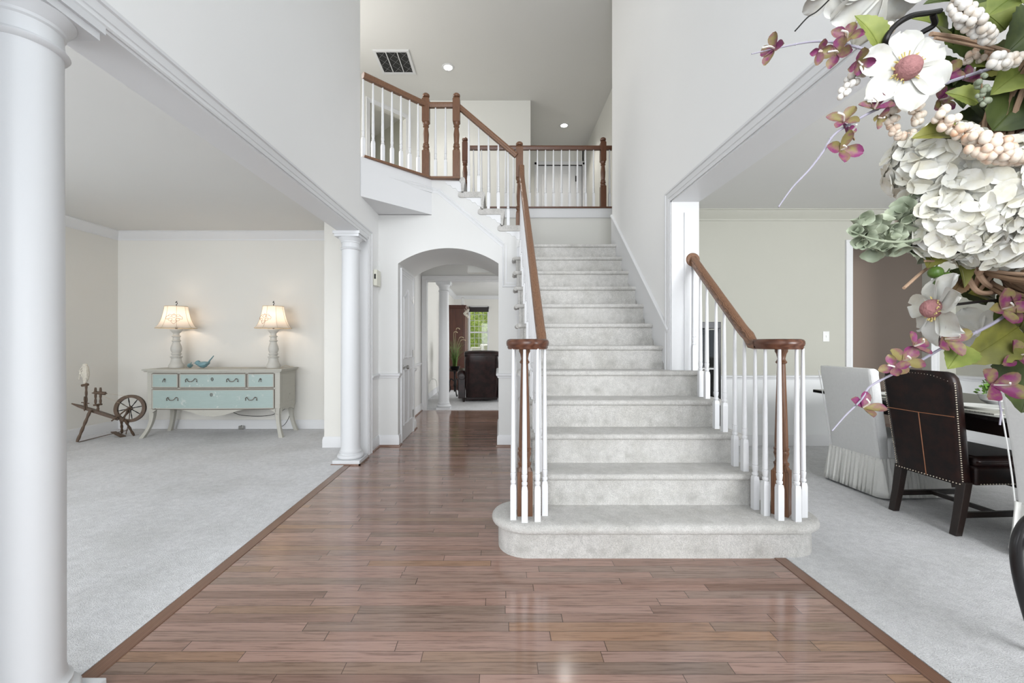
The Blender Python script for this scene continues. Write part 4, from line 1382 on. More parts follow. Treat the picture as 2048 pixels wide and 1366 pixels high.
# ------------------------------------------------------------------ spinning wheel
def spinning_wheel():
    t = thing('spinning_wheel', 'small old wooden spinning wheel with cream flax, in the corner of the living room', 'spinning wheel', (-4.9, 5.2, 0))
    q = lambda px, py, Y: P(px, py, Y)
    def bm(name, pts, r, seg=8, mat='oldwood', flat=1.0):
        m = MB(); m.tube(pts, r, seg, flat=flat); return new(name, m, mat, t)
    def turned(name, a, b, r, beads=4):
        a = Vector(a); b = Vector(b); n = 18; pts = []; rr = []
        for i in range(n + 1):
            u = i / n; pts.append(a + (b - a) * u)
            rr.append(r * (.75 + .35 * abs(math.sin(u * PI * beads))))
        m = MB(); m.tube(pts, rr, 10); return new(name, m, 'oldwood', t)
    Yf = 5.2
    # slanted bed
    m = MB(); a = q(143, 807, 5.10); b = q(238, 838, 5.30)
    d = (b - a).normalized(); n = Vector((0, 0, 1)) - d * d.z; n.normalize(); s = d.cross(n)
    L = []
    for u, w_, h_ in ((0, .006, .006), (.18, .028, .014), (.5, .036, .018), (1, .032, .016)):
        c = a + (b - a) * u
        L.append([c + s * w_ + n * h_, c - s * w_ + n * h_, c - s * w_ - n * h_, c + s * w_ - n * h_])
    m.loft([l[::-1] for l in L]); new('bed', m, 'oldwood', t, smooth=0, bevel=.002)
    turned('leg', q(181, 820, 5.12), q(154, 884, 5.02), .016)
    turned('leg', q(243, 840, 5.34), q(244, 866, 5.50), .014, 3)
    turned('leg', q(250, 840, 5.26), q(268, 871, 5.40), .014, 3)
    bm('base_bar', [q(143, 886, 5.05), q(278, 870, 5.47)], .011, 6, flat=.5)
    bm('base_bar', [q(158, 884, 5.04), q(222, 868, 5.40), q(256, 860, 5.5)], .009, 6, flat=.5)
    m = MB(); m.prism([q(221, 865, 5.38), q(232, 864, 5.42), q(252, 873, 5.36), q(240, 875, 5.30)], (0, 0, .010)); new('treadle', m, 'oldwood', t)
    bm('footman', [q(252, 868, 5.40), q(258, 843, 5.33), q(260, 818, 5.33)], .005, 6)
    # wheel
    c = q(260.5, 817, 5.34); Rr = .155
    ax_ = Vector((.22, -1, .10)).normalized(); e1 = Vector((0, 0, 1)) - ax_ * ax_.z; e1.normalize(); e2 = ax_.cross(e1)
    m = MB(); prof = [(-.019, -.016), (.019, -.016), (.019, .016), (-.019, .016)]
    ring = [c + e1 * Rr * math.cos(a) + e2 * Rr * math.sin(a) for a in [2 * PI * i / 40 for i in range(40)]]
    vs = []; fs = []
    for i in range(40):
        a = 2 * PI * i / 40; rd = e1 * math.cos(a) + e2 * math.sin(a)
        for u, v in prof: vs.append(c + rd * (Rr + u) + ax_ * v)
    for i in range(40):
        j = (i + 1) % 40
        for k in range(4):
            k2 = (k + 1) % 4; fs.append((i * 4 + k, i * 4 + k2, j * 4 + k2, j * 4 + k))
    m.add(vs, fs); wr = new('wheel_rim', m, 'oldwood', t)
    for k in range(8):
        a = 2 * PI * k / 8 + .2; rd = e1 * math.cos(a) + e2 * math.sin(a)
        m = MB(); m.tube([c + rd * Rr * u for u in (.1, .25, .4, .6, .8, .95)], [.004, .006, .0045, .007, .005, .004], 7); new('spoke', m, 'iron', t)
    m = MB(); m.tube([c - ax_ * .035, c - ax_ * .02, c + ax_ * .02, c + ax_ * .035], [.010, .022, .022, .010], 12); new('hub', m, 'oldwood', t)
    for s_ in (-1, 1):
        bm('wheel_post', [q(240 if s_ < 0 else 246, 842, 5.32 + s_ * -.04), c + ax_ * .045 * s_], .009, 7)
    bm('wheel_brace', [q(223, 842, 5.22), q(262, 812, 5.29)], .009, 6)
    # flyer posts and spool
    for px, dy in ((191, .0), (201, .02)):
        turned('maiden', q(px, 808, 5.16 + dy), q(px, 775, 5.16 + dy), .012, 3)
    m = MB(); m.tube([q(188, 785, 5.16), q(211, 787, 5.2)], [.018, .022], 12); m.tube([q(184, 786, 5.16), q(214, 787, 5.2)], .006, 8); new('bobbin', m, 'oldwood', t)
    m = MB(); m.box(tuple(q(186, 812, 5.14)), tuple(q(205, 807, 5.22))); new('mother_of_all', m, 'oldwood', t)
    turned('screw', q(196, 828, 5.20), q(196, 808, 5.18), .013, 3)
    turned('distaff_post', q(172.5, 820, 5.14), q(172.5, 766, 5.14), .012, 4)
    turned('peg', q(169, 822, 5.12), q(169, 793, 5.12), .008, 3)
    m = MB(); m.tube([q(163, 805, 5.13), q(178, 807, 5.13)], .006, 6); m.tube([q(164, 771, 5.13), q(176, 769, 5.13)], .016, 8); new('cross_peg', m, 'oldwood', t)
    # flax bundle on the distaff
    m = MB()
    for i in range(16):
        u = i / 15; py = 768 - 38 * u; w_ = .010 + .018 * math.sin(u * PI * .9 + .15) + .010 * u
        cc = q(169.5 + 2.5 * math.sin(u * 3), py, 5.14)
        m.sphere(cc, w_, 9, 6, 1 + .3 * random.random(), 1, .8)
    for i in range(14):
        a = q(170 + random.uniform(-3, 5), 735 + random.uniform(-3, 16), 5.14)
        m.tube(smooth_path([a, a + Vector((random.uniform(-.04, .02), -.02, .01)), a + Vector((random.uniform(-.05, .04), -.02, random.uniform(-.07, -.02)))], 4), .005, 5)
    new('flax_bundle', m, 'flax', t)['label'] = 'cream flax wound on the distaff'
    bm('drive_cord', [q(209, 787, 5.2), c + e1 * Rr * .98], .0012, 4, 'plume')
    bm('drive_cord', [q(206, 792, 5.2), c - e1 * Rr * .4 - e2 * Rr * .9], .0012, 4, 'plume')
    return t


spinning_wheel()

# ------------------------------------------------------------------ family room furniture
def armoire():
    t = thing('armoire', 'tall reddish-brown armoire standing against the family room wall behind the column', 'armoire', (-1.15, 10.75, 0))
    m = MB(); m.box((-1.47, 10.5, .10), (-.86, 11.5, 2.06)); new('body', m, 'armoire', t, bevel=.006)
    m = MB(); m.box((-1.475, 10.47, 2.06), (-.82, 11.53, 2.10)); m.box((-1.475, 10.45, 2.10), (-.80, 11.55, 2.13)); new('cornice', m, 'armoire', t, bevel=.005)
    m = MB(); m.box((-1.475, 10.48, 0), (-.84, 11.52, .10)); new('plinth', m, 'armoire', t)
    for y0 in (10.52, 11.01):
        m = MB(); m.box((-.86, y0, .16), (-.842, y0 + .47, 2.0)); m.box((-.85, y0 + .06, .25), (-.832, y0 + .41, 1.9)); d = new('door', m, 'armoire', t, bevel=.004)
        m = MB(); m.sphere((-.825, y0 + (.42 if y0 < 10.9 else .05), 1.0), .015, 10, 6); new('knob', m, 'bronze', d)
    return t
armoire()
t = thing('speaker_box', 'small grey box standing on top of the armoire', 'box', (-.90, 10.6, 2.13))
m = MB(); m.box((-.93, 10.53, 2.131), (-.86, 10.63, 2.32)); new('housing', m, 'steel', t, bevel=.004)
m = MB(); m.box((-.925, 10.527, 2.15), (-.865, 10.53, 2.31)); new('grille', m, 'slip', t)
t = thing('hanging_ornament', 'white paper ornament hanging from the corner of the armoire', 'ornament', (-.80, 10.43, 2.10))
m = MB(); m.tube([(-.80, 10.435, 2.12), (-.80, 10.43, 1.85)], .003, 5); new('string', m, 'flax', t)
m = MB()
for i in range(9):
    a = i * .8; m.sphere((-.80 + .045 * math.cos(a), 10.43 + .03 * math.sin(a), 2.0 - .022 * i), .032, 7, 5, 1, .35, .9, Matrix.Rotation(a, 3, 'Y'))
new('paper_petals', m, 'flax', t)


def recliner():
    t = thing('recliner', 'dark brown leather recliner seen from behind at the end of the hall', 'armchair', (-.36, 8.75, 0), R(4), local=True)
    # back shell facing the hall (-y)
    m = MB(); L = []
    for z, w_, y0, y1 in ((.10, .31, -.36, -.10), (.30, .325, -.40, -.10), (.60, .34, -.46, -.16), (.80, .345, -.50, -.20), (.93, .335, -.52, -.24), (1.0, .31, -.50, -.28), (1.03, .25, -.46, -.32)):
        n = 20; lp = []
        cy_ = (y0 + y1) / 2; hy = (y1 - y0) / 2
        for k in range(n):
            a = 2 * PI * k / n; c_, s_ = math.cos(a), math.sin(a)
            lp.append((w_ * math.copysign(abs(c_) ** .35, c_), cy_ + hy * math.copysign(abs(s_) ** .5, s_), z))
        L.append(lp)
    m.loft(L); new('backrest', m, 'leather2', t, smooth=60)
    m = MB(); L = []
    for x, r in ((-.345, .05), (-.33, .085), (-.2, .10), (0, .105), (.2, .10), (.33, .085), (.345, .05)):
        L.append([(x, -.40 + r * 1.15 * math.cos(a), .965 + r * .75 * math.sin(a)) for a in [2 * PI * k / 16 for k in range(16)]])
    m.loft(L); new('head_cushion', m, 'leather2', t, smooth=60)
    for s in (-1, 1):
        m = MB(); L = []
        for y, r, z in ((-.34, .07, .52), (-.30, .095, .55), (-.1, .10, .56), (.2, .10, .56), (.36, .095, .55), (.40, .06, .53)):
            L.append([(s * .40 + r * math.cos(a), y, z + r * math.sin(a)) for a in [2 * PI * k / 16 for k in range(16)]])
        m.loft(L); m.box((s * .33, -.32, .08), (s * .47, .38, .55)); new('arm', m, 'leather2', t, smooth=50, bevel=.01)
    m = MB(); m.box((-.33, -.15, .28), (.33, .40, .48)); new('seat', m, 'leather2', t, bevel=.04, seg=3)
    m = MB(); m.box((-.32, -.28, .04), (.32, .36, .28)); new('base', m, 'leather2', t, bevel=.01)
    for sx in (-1, 1):
        for sy in (-1, 1):
            m = MB(); m.lathe([(.022, 0.008), (.03, .09)], (sx * .36, sy * .28, 0), 12); new('foot', m, 'darkwood', t)
    for z in (.0,):
        m = MB(); m.tube([(-.30, -.405, .30), (-.28, -.47, .62), (-.28, -.525, .90)], .006, 6); m.tube([(.30, -.405, .30), (.28, -.47, .62), (.28, -.525, .90)], .006, 6); new('seam', m, 'leather2', t)
    return t


recliner()

t = thing('plant_stand', 'small round dark iron stand with scrolled legs behind the hall column', 'plant stand', (-.98, 9.4, 0))
m = MB(); m.lathe([(0, .56), (.17, .56), (.175, .57), (.175, .585), (0, .585)], (-.98, 9.4, 0), 28); new('top', m, 'darkwood', t)
m = MB(); m.lathe([(.02, .10), (.022, .2), (.035, .24), (.02, .30), (.02, .50), (.04, .56)], (-.98, 9.4, 0), 14); new('stem', m, 'iron', t)
for k in range(3):
    a = R(-90 + 120 * k + 20)
    m = MB(); c_, s_ = math.cos(a), math.sin(a)
    m.tube(smooth_path([(-.98 + r * c_, 9.4 + r * s_, z) for r, z in ((.02, .34), (.09, .38), (.12, .28), (.10, .16), (.15, .06), (.20, .02), (.215, .05))], 6), .014, 8); new('leg', m, 'iron', t)
t = thing('potted_grass', 'tall ornamental grass with pale plumes in a black pot on the iron stand', 'plant', (-.98, 9.4, .586))
m = MB(); m.lathe([(0, .586), (.075, .586), (.105, .62), (.12, .665), (.125, .67), (.11, .672), (0, .66)], (-.98, 9.4, 0), 24); new('pot', m, 'black', t)
rng = random.Random(3)
m = MB()
for i in range(110):
    a = rng.uniform(0, 2 * PI); r = rng.uniform(0, .05); sp = rng.uniform(.03, .30); h = rng.uniform(.35, .78)
    b = Vector((-.98 + r * math.cos(a), 9.4 + r * math.sin(a), .66)); d = Vector((math.cos(a), math.sin(a), 0))
    pts = [b + d * sp * u ** 2 + Vector((0, 0, h * (u - .22 * u ** 3 * (sp / .2)))) for u in (0, .25, .5, .75, 1)]
    m.tube(pts, [.004, .005, .0045, .003, .001], 4, flat=.3)
new('blades', m, 'grass', t, smooth=0)
for (dx, h, s) in ((.03, .86, 1), (-.02, .78, 1), (.10, .66, 1.2), (.13, .60, 1.4)):
    m = MB(); b = Vector((-.98, 9.4, .66))
    pts = [b, b + Vector((dx * .4, 0, h * .6)), b + Vector((dx, -.01, h * .95)), b + Vector((dx + .05 * s, -.01, h)), b + Vector((dx + .09 * s, -.01, h * .96))]
    m.tube(smooth_path(pts, 5), [.003] * 11 + [.008] * 6 + [.012, .012, .008, .003][:4], 6); new('plume', m, 'plume', t)
cord([(-1.475, 8.9, .33), (-1.42, 8.9, .42), (-1.33, 8.9, .40), (-1.30, 8.9, .25), (-1.28, 8.9, .12), (-1.22, 8.95, .012)], .006, 'plate', 'wall_cord', 'white cord curving from the family room wall to the floor')

# shrubs beyond the family room window
def m_leaf(name, c1, c2, rough=.5, vein=True):
    m, nt, b = principled(name, c1, rough, spec=.35)
    f = noise(nt, wpos(nt), 22, 3, .6)
    lk(nt, ramp(nt, f, [(.35, c2), (.62, c1)]), b.inputs['Base Color'])
    bump(nt, b, noise(nt, wpos(nt), 140, 2), .15, .002)
    return m
M['hedge'] = m_leaf('hedge_leaf', (.42, .50, .10), (.12, .20, .04))
rng = random.Random(5)
for k in range(3):
    m = MB()
    cxk = -2.7 + 1.95 * k; cyk = 16.6 + .1 * k
    m.sphere((cxk, cyk + .15, 1.6), .80, 20, 12, 1, .8, 1.9)
    for i in range(1800):
        a = rng.uniform(0, 2 * PI); b_ = rng.uniform(-.2, 1) * PI / 2; r = rng.uniform(.75, 1.0)
        c = Vector((cxk + .85 * r * math.cos(a) * math.cos(b_), cyk + .7 * r * math.sin(a) * math.cos(b_), 1.6 + 1.6 * r * math.sin(b_)))
        d = Vector((rng.uniform(-1, 1), rng.uniform(-1, .2), rng.uniform(-.3, 1))).normalized(); s = d.cross(Vector((rng.uniform(-1, 1), rng.uniform(-1, 1), rng.uniform(-1, 1)))).normalized()
        L = rng.uniform(.08, .14)
        m.add([c, c + d * L * .5 + s * L * .28, c + d * L, c + d * L * .5 - s * L * .28], [(0, 1, 2, 3)])
    t = thing('shrub', ['yellow-green shrub outside the far window, at its left', 'yellow-green shrub outside the middle of the far window', 'yellow-green shrub outside the far window, at its right'][k], 'shrub', (cxk, cyk, .2), group='shrubs outside the far window')
    new('foliage', m, 'hedge', t, smooth=0)
    m = MB(); m.tube([(cxk, cyk, .2), (cxk + .05, cyk, 1.4)], [.06, .03], 8); new('trunk', m, 'oldwood', t)
m = MB(); m.box((-9, 14.2, -.2), (9, 30, .2)); struct('ground', m, 'hedge')
m = MB()
for k in range(5): m.cbox((-1.15 + .35 * k, 15.3 + .05 * (k % 2), .2), .42, .3, .72 + .10 * (k % 3), R(10 * k))
o = new('garden_wall', m, 'flax', None, bevel=.05, seg=3); tag(o, 'pale stone garden wall low outside the far window', 'garden wall')

# ------------------------------------------------------------------ dining room
def fold_skirt(mb, path, z0, z1, amp, n, rnd, flare=.03):
    """ruffled skirt hanging along a closed plan path"""
    pts = [Vector((x, y, 0)) for x, y in path]; T = len(pts)
    seg = []; tot = 0
    for i in range(T):
        a, b = pts[i], pts[(i + 1) % T]; seg.append((tot, a, b, (b - a).length)); tot += (b - a).length
    N = n; vs = []; lv = 6
    ph = [rnd.uniform(0, 6.28) for _ in range(4)]
    for i in range(N):
        s = tot * i / N
        for (s0, a, b, l) in seg:
            if s0 <= s <= s0 + l + 1e-9:
                p = a + (b - a) * ((s - s0) / l); d = (b - a).normalized(); break
        nrm = Vector((d.y, -d.x, 0))
        w = math.sin(s * 2 * PI / .034 + ph[0] + 1.5 * math.sin(s * 23 + ph[1])) + .5 * math.sin(s * 2 * PI / .019 + ph[2]) + .5 * math.sin(s * 2 * PI / .09 + ph[3])
        for j in range(lv + 1):
            v = j / lv
            q = p + nrm * (flare * v + amp * w * (.25 + .75 * v)) + d * .006 * w * v
            vs.append((q.x, q.y, z1 + (z0 - z1) * v + (.004 * w if j == lv else 0)))
    fs = []
    for i in range(N):
        i2 = (i + 1) % N
        for j in range(lv):
            fs.append((i * (lv + 1) + j, i2 * (lv + 1) + j, i2 * (lv + 1) + j + 1, i * (lv + 1) + j + 1))
    mb.add(vs, [f[::-1] for f in fs])


def back_loops(W, yb, zs, th, rake, topcurve=True, n=14):
    """rounded-rectangle sections of a raked chair back; back face at x=0 leaning to -x"""
    L = []
    for z, wk, tk in zs:
        w_ = W * wk / 2; t_ = th * tk; x0 = -rake * (z - .3)
        lp = []
        r = min(.03, t_ * .45)
        for (cx_, cy_, a0) in ((x0 + t_ - r, w_ - r, 0), (x0 + r, w_ - r, PI / 2), (x0 + r, -w_ + r, PI), (x0 + t_ - r, -w_ + r, 1.5 * PI)):
            for k in range(5):
                a = a0 + PI / 2 * k / 4
                lp.append((cx_ + r * math.cos(a), cy_ + r * math.sin(a), z))
        L.append(lp)
    return L


def slip_chair(loc, rz, label, seed):
    t = thing('slipcovered_chair', label, 'chair', loc, rz, group='slipcovered dining chairs', local=True)
    rnd = random.Random(seed)
    m = MB()
    zs = [(.30, .98, 1.1), (.45, .97, 1.0), (.60, .98, .95), (.75, 1.0, .9), (.88, 1.03, .85), (.96, 1.045, .8)]
    L = back_loops(.47, 0, zs, .10, .14)
    # scalloped top edge
    for dz, tk, wk in ((.030, .8, 1.045), (.048, .55, 1.03), (.052, .2, 1.0)):
        lp = back_loops(.47, 0, [(.96, wk, .8 * tk / .8)], .10, .14)[0]
        out = []
        cxm = sum(p[0] for p in lp) / len(lp)
        for (x, y, z) in lp:
            u = abs(y) / .245
            sh = (.0 + .012 * math.cos(u * PI * 1.0) + (.010 if u > .85 else 0))
            out.append((x + (.02 if tk < .5 else 0), y, .96 + dz + sh))
        L.append(out)
    m.loft([l for l in L]); new('backrest', m, 'slip', t, smooth=60)
    m = MB(); m.box((.05, -.235, .30), (.52, .235, .47)); new('seat', m, 'slip', t, bevel=.03, seg=3)
    m = MB()
    for s in (-1, 1):
        m.tube([(-.002 - .14 * (z - .3) + .002, s * .235 * wk, z) for z, wk in ((.30, .98), (.45, .97), (.6, .98), (.75, 1.0), (.88, 1.03), (.97, 1.045))], .004, 6)
    m.tube([(0, -.23, .30), (0, .23, .30)], .005, 6)
    new('welt', m, 'slip', t)
    m = MB()
    fold_skirt(m, [(-.003, -.232), (.525, -.238), (.525, .238), (-.003, .232)][::1], .02, .315, .012, 420, rnd)
    new('skirt', m, 'slip_skirt', t, smooth=75, solid=.002)
    for sx in (.04, .48):
        for sy in (-.19, .19):
            m = MB(); m.cbox((sx, sy, .007), .04, .04, .30); new('leg', m, 'darkwood', t)
    return t


def leather_chair(loc, rz, label):
    t = thing('leather_chair', label, 'chair', loc, rz, local=True)
    W = .46
    zs = [(.315, .90, 1.0), (.40, .905, 1.0), (.6, .94, .95), (.8, .98, .9), (.93, 1.0, .85)]
    L = back_loops(W, 0, zs, .085, .13)
    for dz, wk, tk in ((.06, .97, .8), (.085, .90, .7), (.093, .84, .4)):
        lp = back_loops(W, 0, [(.93, wk, tk)], .085, .13)[0]
        L.append([(x - .13 * dz, y, .93 + dz + .018 * (1 - (abs(y) / (W / 2)) ** 2)) for x, y, z in lp])
    m = MB(); m.loft(L); new('backrest', m, 'leather', t, smooth=60)
    # crossing seams of the back
    def bx(z): return -.13 * (z - .3) - .001
    m = MB()
    m.tube([(bx(.75), -W * .46, .75), (bx(.75) - .001, 0, .745), (bx(.75), W * .46, .745)], .0028, 6)
    m.tube([(bx(.745), -.0, .745), (bx(.32), -.0, .325)], .0028, 6)
    new('stitching', m, 'stitch', t)
    # nailheads round the back
    m = MB()
    path = []
    for i in range(44):
        z = .33 + .63 * i / 43; wk = .90 + .10 * min(1, (z - .315) / .615)
        for s in (-1, 1): path.append((bx(z) + .012, s * (W * wk / 2 - .002), z))
    for i in range(22):
        y = -W * .43 + W * .86 * i / 21
        path.append((bx(.325) + .0, y, .326))
        z = .955 + .055 * (1 - (abs(y) / (W / 2)) ** 2.5) ; path.append((bx(z) + .006, y, z))
    for i in range(22):
        for s in (-1, 1): path.append((.09 + .42 * i / 21, s * .2355, .335))
    for p in path: m.sphere(p, .0052, 7, 5)
    new('nailhead_trim', m, 'nail', t, smooth=80)
    m = MB(); m.box((.06, -.235, .325), (.54, .235, .44)); new('seat_frame', m, 'leather', t, bevel=.012)
    m = MB(); m.box((.075, -.225, .425), (.545, .225, .50)); new('seat_cushion', m, 'leather', t, bevel=.03, seg=3)
    m = MB(); m.tube([(.08, -.222, .465), (.54, -.222, .465), (.545, .222, .465), (.08, .222, .465)], .005, 6); new('welt', m, 'leather', t)
    for s in (-1, 1):
        m = MB(); m.loft([[(x - w_, s * .195 - w_, z), (x + w_, s * .195 - w_, z), (x + w_, s * .195 + w_, z), (x - w_, s * .195 + w_, z)] for x, w_, z in ((-.03, .021, .007), (.0, .023, .15), (.03, .026, .34))])
        new('leg', m, 'darkwood', t, bevel=.003, smooth=0)
        m = MB(); m.cbox((.50, s * .20, .007), .044, .044, .33); new('leg', m, 'darkwood', t, bevel=.003, smooth=0)
        m = MB(); m.box((.0, s * .195 - .011, .115), (.50, s * .195 + .011, .15)); new('stretcher', m, 'darkwood', t, bevel=.002, smooth=0)
    m = MB(); m.box((.24, -.19, .12), (.27, .19, .145)); new('stretcher', m, 'darkwood', t, bevel=.002, smooth=0)
    return t


slip_chair((2.935, 3.47, 0), R(3), 'pale slipcovered dining chair with ruffled skirt, farther one, left of the leather chair', 1)
leather_chair((2.885, 2.83, 0), R(3), 'dark brown leather dining chair with nailhead trim and crossing tan seams')
slip_chair((2.955, 2.16, 0), R(4), 'nearer pale slipcovered dining chair cut by the right edge of the photo', 2)

t = thing('dining_table', 'black rectangular dining table with glossy top behind the chairs', 'table', (3.6, 2.85, 0))
m = MB(); m.box((2.985, 1.55, .738), (4.12, 3.99, .766)); new('tabletop', m, 'glass_top', t, bevel=.004)
m = MB()
for a, b in (((3.10, 1.65, .635), (3.13, 3.85, .735)), ((4.01, 1.65, .635), (4.04, 3.85, .735)), ((3.10, 1.65, .635), (4.04, 1.68, .735)), ((3.10, 3.82, .635), (4.04, 3.85, .735))): m.box(a, b)
new('apron', m, 'darkwood', t)
for yy in (1.95, 3.55):
    m = MB(); m.box((3.45, yy - .05, .10), (3.69, yy + .05, .735)); m.box((3.2, yy - .06, .007), (3.94, yy + .06, .10)); new('pedestal', m, 'darkwood', t, bevel=.006)
m = MB(); m.box((3.53, 1.95, .22), (3.61, 3.55, .32)); new('stretcher', m, 'darkwood', t, bevel=.004)

# place settings and small things on the table
def m_woven():
    m, nt, b = principled('woven_placemat', (.55, .54, .48), .8)
    wv = nt.nodes.new('ShaderNodeTexWave'); wv.inputs['Scale'].default_value = 60; wv.inputs['Distortion'].default_value = 2
    lk(nt, opos(nt), wv.inputs['Vector'])
    lk(nt, ramp(nt, wv.outputs['Fac'], [(.3, (.30, .30, .26)), (.6, (.62, .61, .55))]), b.inputs['Base Color'])
    return m
M['mat'] = m_woven()
for i, (yy, lab) in enumerate(((3.45, 'light woven placemat on the table in front of the farther slipcovered chair'), (2.82, 'light woven placemat on the table in front of the leather chair'), (2.18, 'light woven placemat on the table in front of the nearer slipcovered chair'))):
    m = MB(); m.prism([(3.08, yy - .21, .7655), (3.36, yy - .21, .7655), (3.38, yy - .19, .7655), (3.38, yy + .19, .7655), (3.36, yy + .21, .7655), (3.08, yy + .21, .7655)], (0, 0, .005))
    o = new('placemat', m, 'mat', None); tag(o, lab, 'placemat', 'placemats on the dining table')
for i, (yy, lab) in enumerate(((3.45, 'white plate on the far placemat'), (2.82, 'white plate on the middle placemat'), (2.18, 'white plate on the near placemat'))):
    m = MB(); m.lathe([(0, .771), (.08, .771), (.085, .775), (.13, .788), (.132, .791), (.126, .790), (.082, .780), (0, .778)], (3.24, yy, 0), 32)
    o = new('plate', m, 'plate', None); tag(o, lab, 'plate', 'plates on the placemats')
t = thing('centerpiece', 'small green plant in a low white bowl in the middle of the dining table', 'plant', (3.57, 3.0, .766))
m = MB(); m.lathe([(0, .766), (.05, .766), (.09, .80), (.10, .84), (.095, .84), (.0, .82)], (3.57, 3.0, 0), 24); new('bowl', m, 'plate', t)
rng = random.Random(9); m = MB()
for i in range(160):
    a = rng.uniform(0, 2 * PI); e = rng.uniform(0, PI / 2); r = rng.uniform(.05, .11)
    c = Vector((3.57 + r * math.cos(a) * math.cos(e), 3.0 + r * math.sin(a) * math.cos(e), .84 + r * math.sin(e) * 1.1))
    d = Vector((rng.uniform(-1, 1), rng.uniform(-1, 1), rng.uniform(-.2, 1))).normalized(); s = d.cross(Vector((rng.uniform(-1, 1), rng.uniform(-1, 1), .3))).normalized(); L = .035
    m.add([c, c + d * L * .5 + s * L * .35, c + d * L, c + d * L * .5 - s * L * .35], [(0, 1, 2, 3)])
new('foliage', m, 'grass', t, smooth=0)

# black curio cabinet glimpsed between the jamb and the balusters
t = thing('curio_cabinet', 'black glass-fronted cabinet half hidden behind the stair jamb in the dining room', 'cabinet', (2.15, 4.72, 0))
m = MB()
x0, x1, y0, y1 = 1.80, 2.385, 4.50, 4.86
m.box((x0, y0, 1.36), (x1, y1, 1.43)); m.box((x0, y0, .007), (x1, y1, .10)); m.box((x0, y1 - .02, .1), (x1, y1, 1.36))
for xx in (x0, x1 - .03):
    for yy in (y0, y1 - .03): m.box((xx, yy, .1), (xx + .03, yy + .03, 1.36))
m.box(((x0 + x1) / 2 - .02, y0, .1), ((x0 + x1) / 2 + .02, y0 + .02, 1.36))
new('body', m, 'black', t, bevel=.003)
for z in (.5, .92):
    m = MB(); m.box((x0 + .02, y0 + .02, z), (x1 - .02, y1 - .02, z + .012)); new('shelf', m, 'plate', t)
m = MB(); m.box((x0 + .03, y0 + .008, .11), (x1 - .03, y0 + .012, 1.35)); m.box((x1 - .012, y0 + .03, .11), (x1 - .008, y1 - .03, 1.35)); new('glass_front', m, 'glass', t)

# black bent-arm chair at the right edge
def bent_chair():
    t = thing('armchair', 'glossy black bent-arm chair, only its curved arm showing at the lower right edge', 'armchair', (2.35, 1.62, 0))
    X0 = 1.995; Ya = 1.62
    def loop(y, nm):
        m = MB()
        pts = [(X0 + .10, y, .012), (X0 + .055, y, .15), (X0 + .015, y, .30), (X0 + .002, y, .40), (X0 + .012, y, .47), (X0 + .045, y, .525), (X0 + .10, y, .556), (X0 + .2, y, .57), (X0 + .45, y, .60), (X0 + .62, y, .64), (X0 + .68, y, .50), (X0 + .66, y, .3), (X0 + .70, y, .012)]
        m.tube(smooth_path(pts, 6), .0185, 12); return new(nm, m, 'black', t)
    loop(Ya, 'arm'); loop(Ya - .52, 'arm')
    m = MB(); m.box((X0 + .06, Ya - .52, .40), (X0 + .60, Ya, .45)); new('seat', m, 'black', t, bevel=.02, seg=3)
    m = MB(); m.tube(smooth_path([(X0 + .62, Ya - .52, .62), (X0 + .68, Ya - .45, .85), (X0 + .70, Ya - .26, .95), (X0 + .68, Ya - .07, .85), (X0 + .62, Ya, .62)], 6), .018, 10); new('back_hoop', m, 'black', t)
    for k in range(5):
        y = Ya - .43 + .085 * k
        m = MB(); m.tube([(X0 + .58, y, .44), (X0 + .69, y, .92 if 0 < k < 4 else .88)], .009, 8); new('spindle', m, 'black', t)
    m = MB(); m.tube([(X0 + .05, Ya, .22), (X0 + .05, Ya - .52, .22)], .010, 8); new('stretcher', m, 'black', t)
    return t
bent_chair()

# ------------------------------------------------------------------ the open entrance door with its wreath
dr = MB(); dr.box((.885, -.33, .012), (.93, .60, 2.16))
d = struct('door_3', dr, 'trim', bevel=.003)
d['label'] = 'open white entrance door carrying the wreath, just outside the right edge'
for (y0, y1, z0, z1) in ((-.22, .07, .25, .95), (.20, .49, .25, .95), (-.22, .07, 1.1, 1.95), (.20, .49, 1.1, 1.95)):
    m = MB(); m.box((.878, y0, z0), (.886, y1, z1)); new('door_panel', m, 'trim', d, bevel=.004)
m = MB(); ay = Matrix.Rotation(R(-90), 3, 'Y'); m.lathe([(.03, 0), (.03, .006), (.012, .01), (.012, .035), (.026, .042), (.028, .056), (0, .064)], (.885, .53, .95), 16, ax=ay); new('door_knob', m, 'steel', d)

# ------------------------------------------------------------------ wreath
M['petal'] = m_two('cream_petal', (.53, .525, .49), (.49, .47, .40), 40, .4, .7, .6, .1)
M['hyd'] = m_two('hydrangea_petal', (.68, .67, .62), (.60, .57, .46), 60, .38, .66, .6, .08)
M['leaf_dark'] = m_leaf('dark_leaf', (.075, .10, .024), (.03, .045, .012))
M['leaf_light'] = m_leaf('light_leaf', (.22, .25, .06), (.12, .155, .03))
M['leaf_olive'] = m_leaf('olive_leaf', (.19, .185, .035), (.11, .11, .025))
M['leaf_brown'] = m_leaf('brown_leaf', (.14, .07, .035), (.08, .05, .02))
M['sage'] = m_leaf('sage_cup', (.34, .37, .27), (.19, .22, .15))
M['berry_w'] = m_two('white_berry', (.68, .655, .61), (.60, .51, .41), 60, .42, .66, .35, .1)
M['berry_p'] = m_two('peach_berry', (.66, .585, .49), (.56, .32, .19), 45, .45, .7, .35, .1)
M['berry_g'] = m_two('green_berry', (.10, .17, .03), (.06, .11, .02), 30, .4, .7, .3)
M['orchid'] = m_two('purple_green_petal', (.165, .03, .095), (.20, .165, .06), 48, .42, .60, .5, .1)
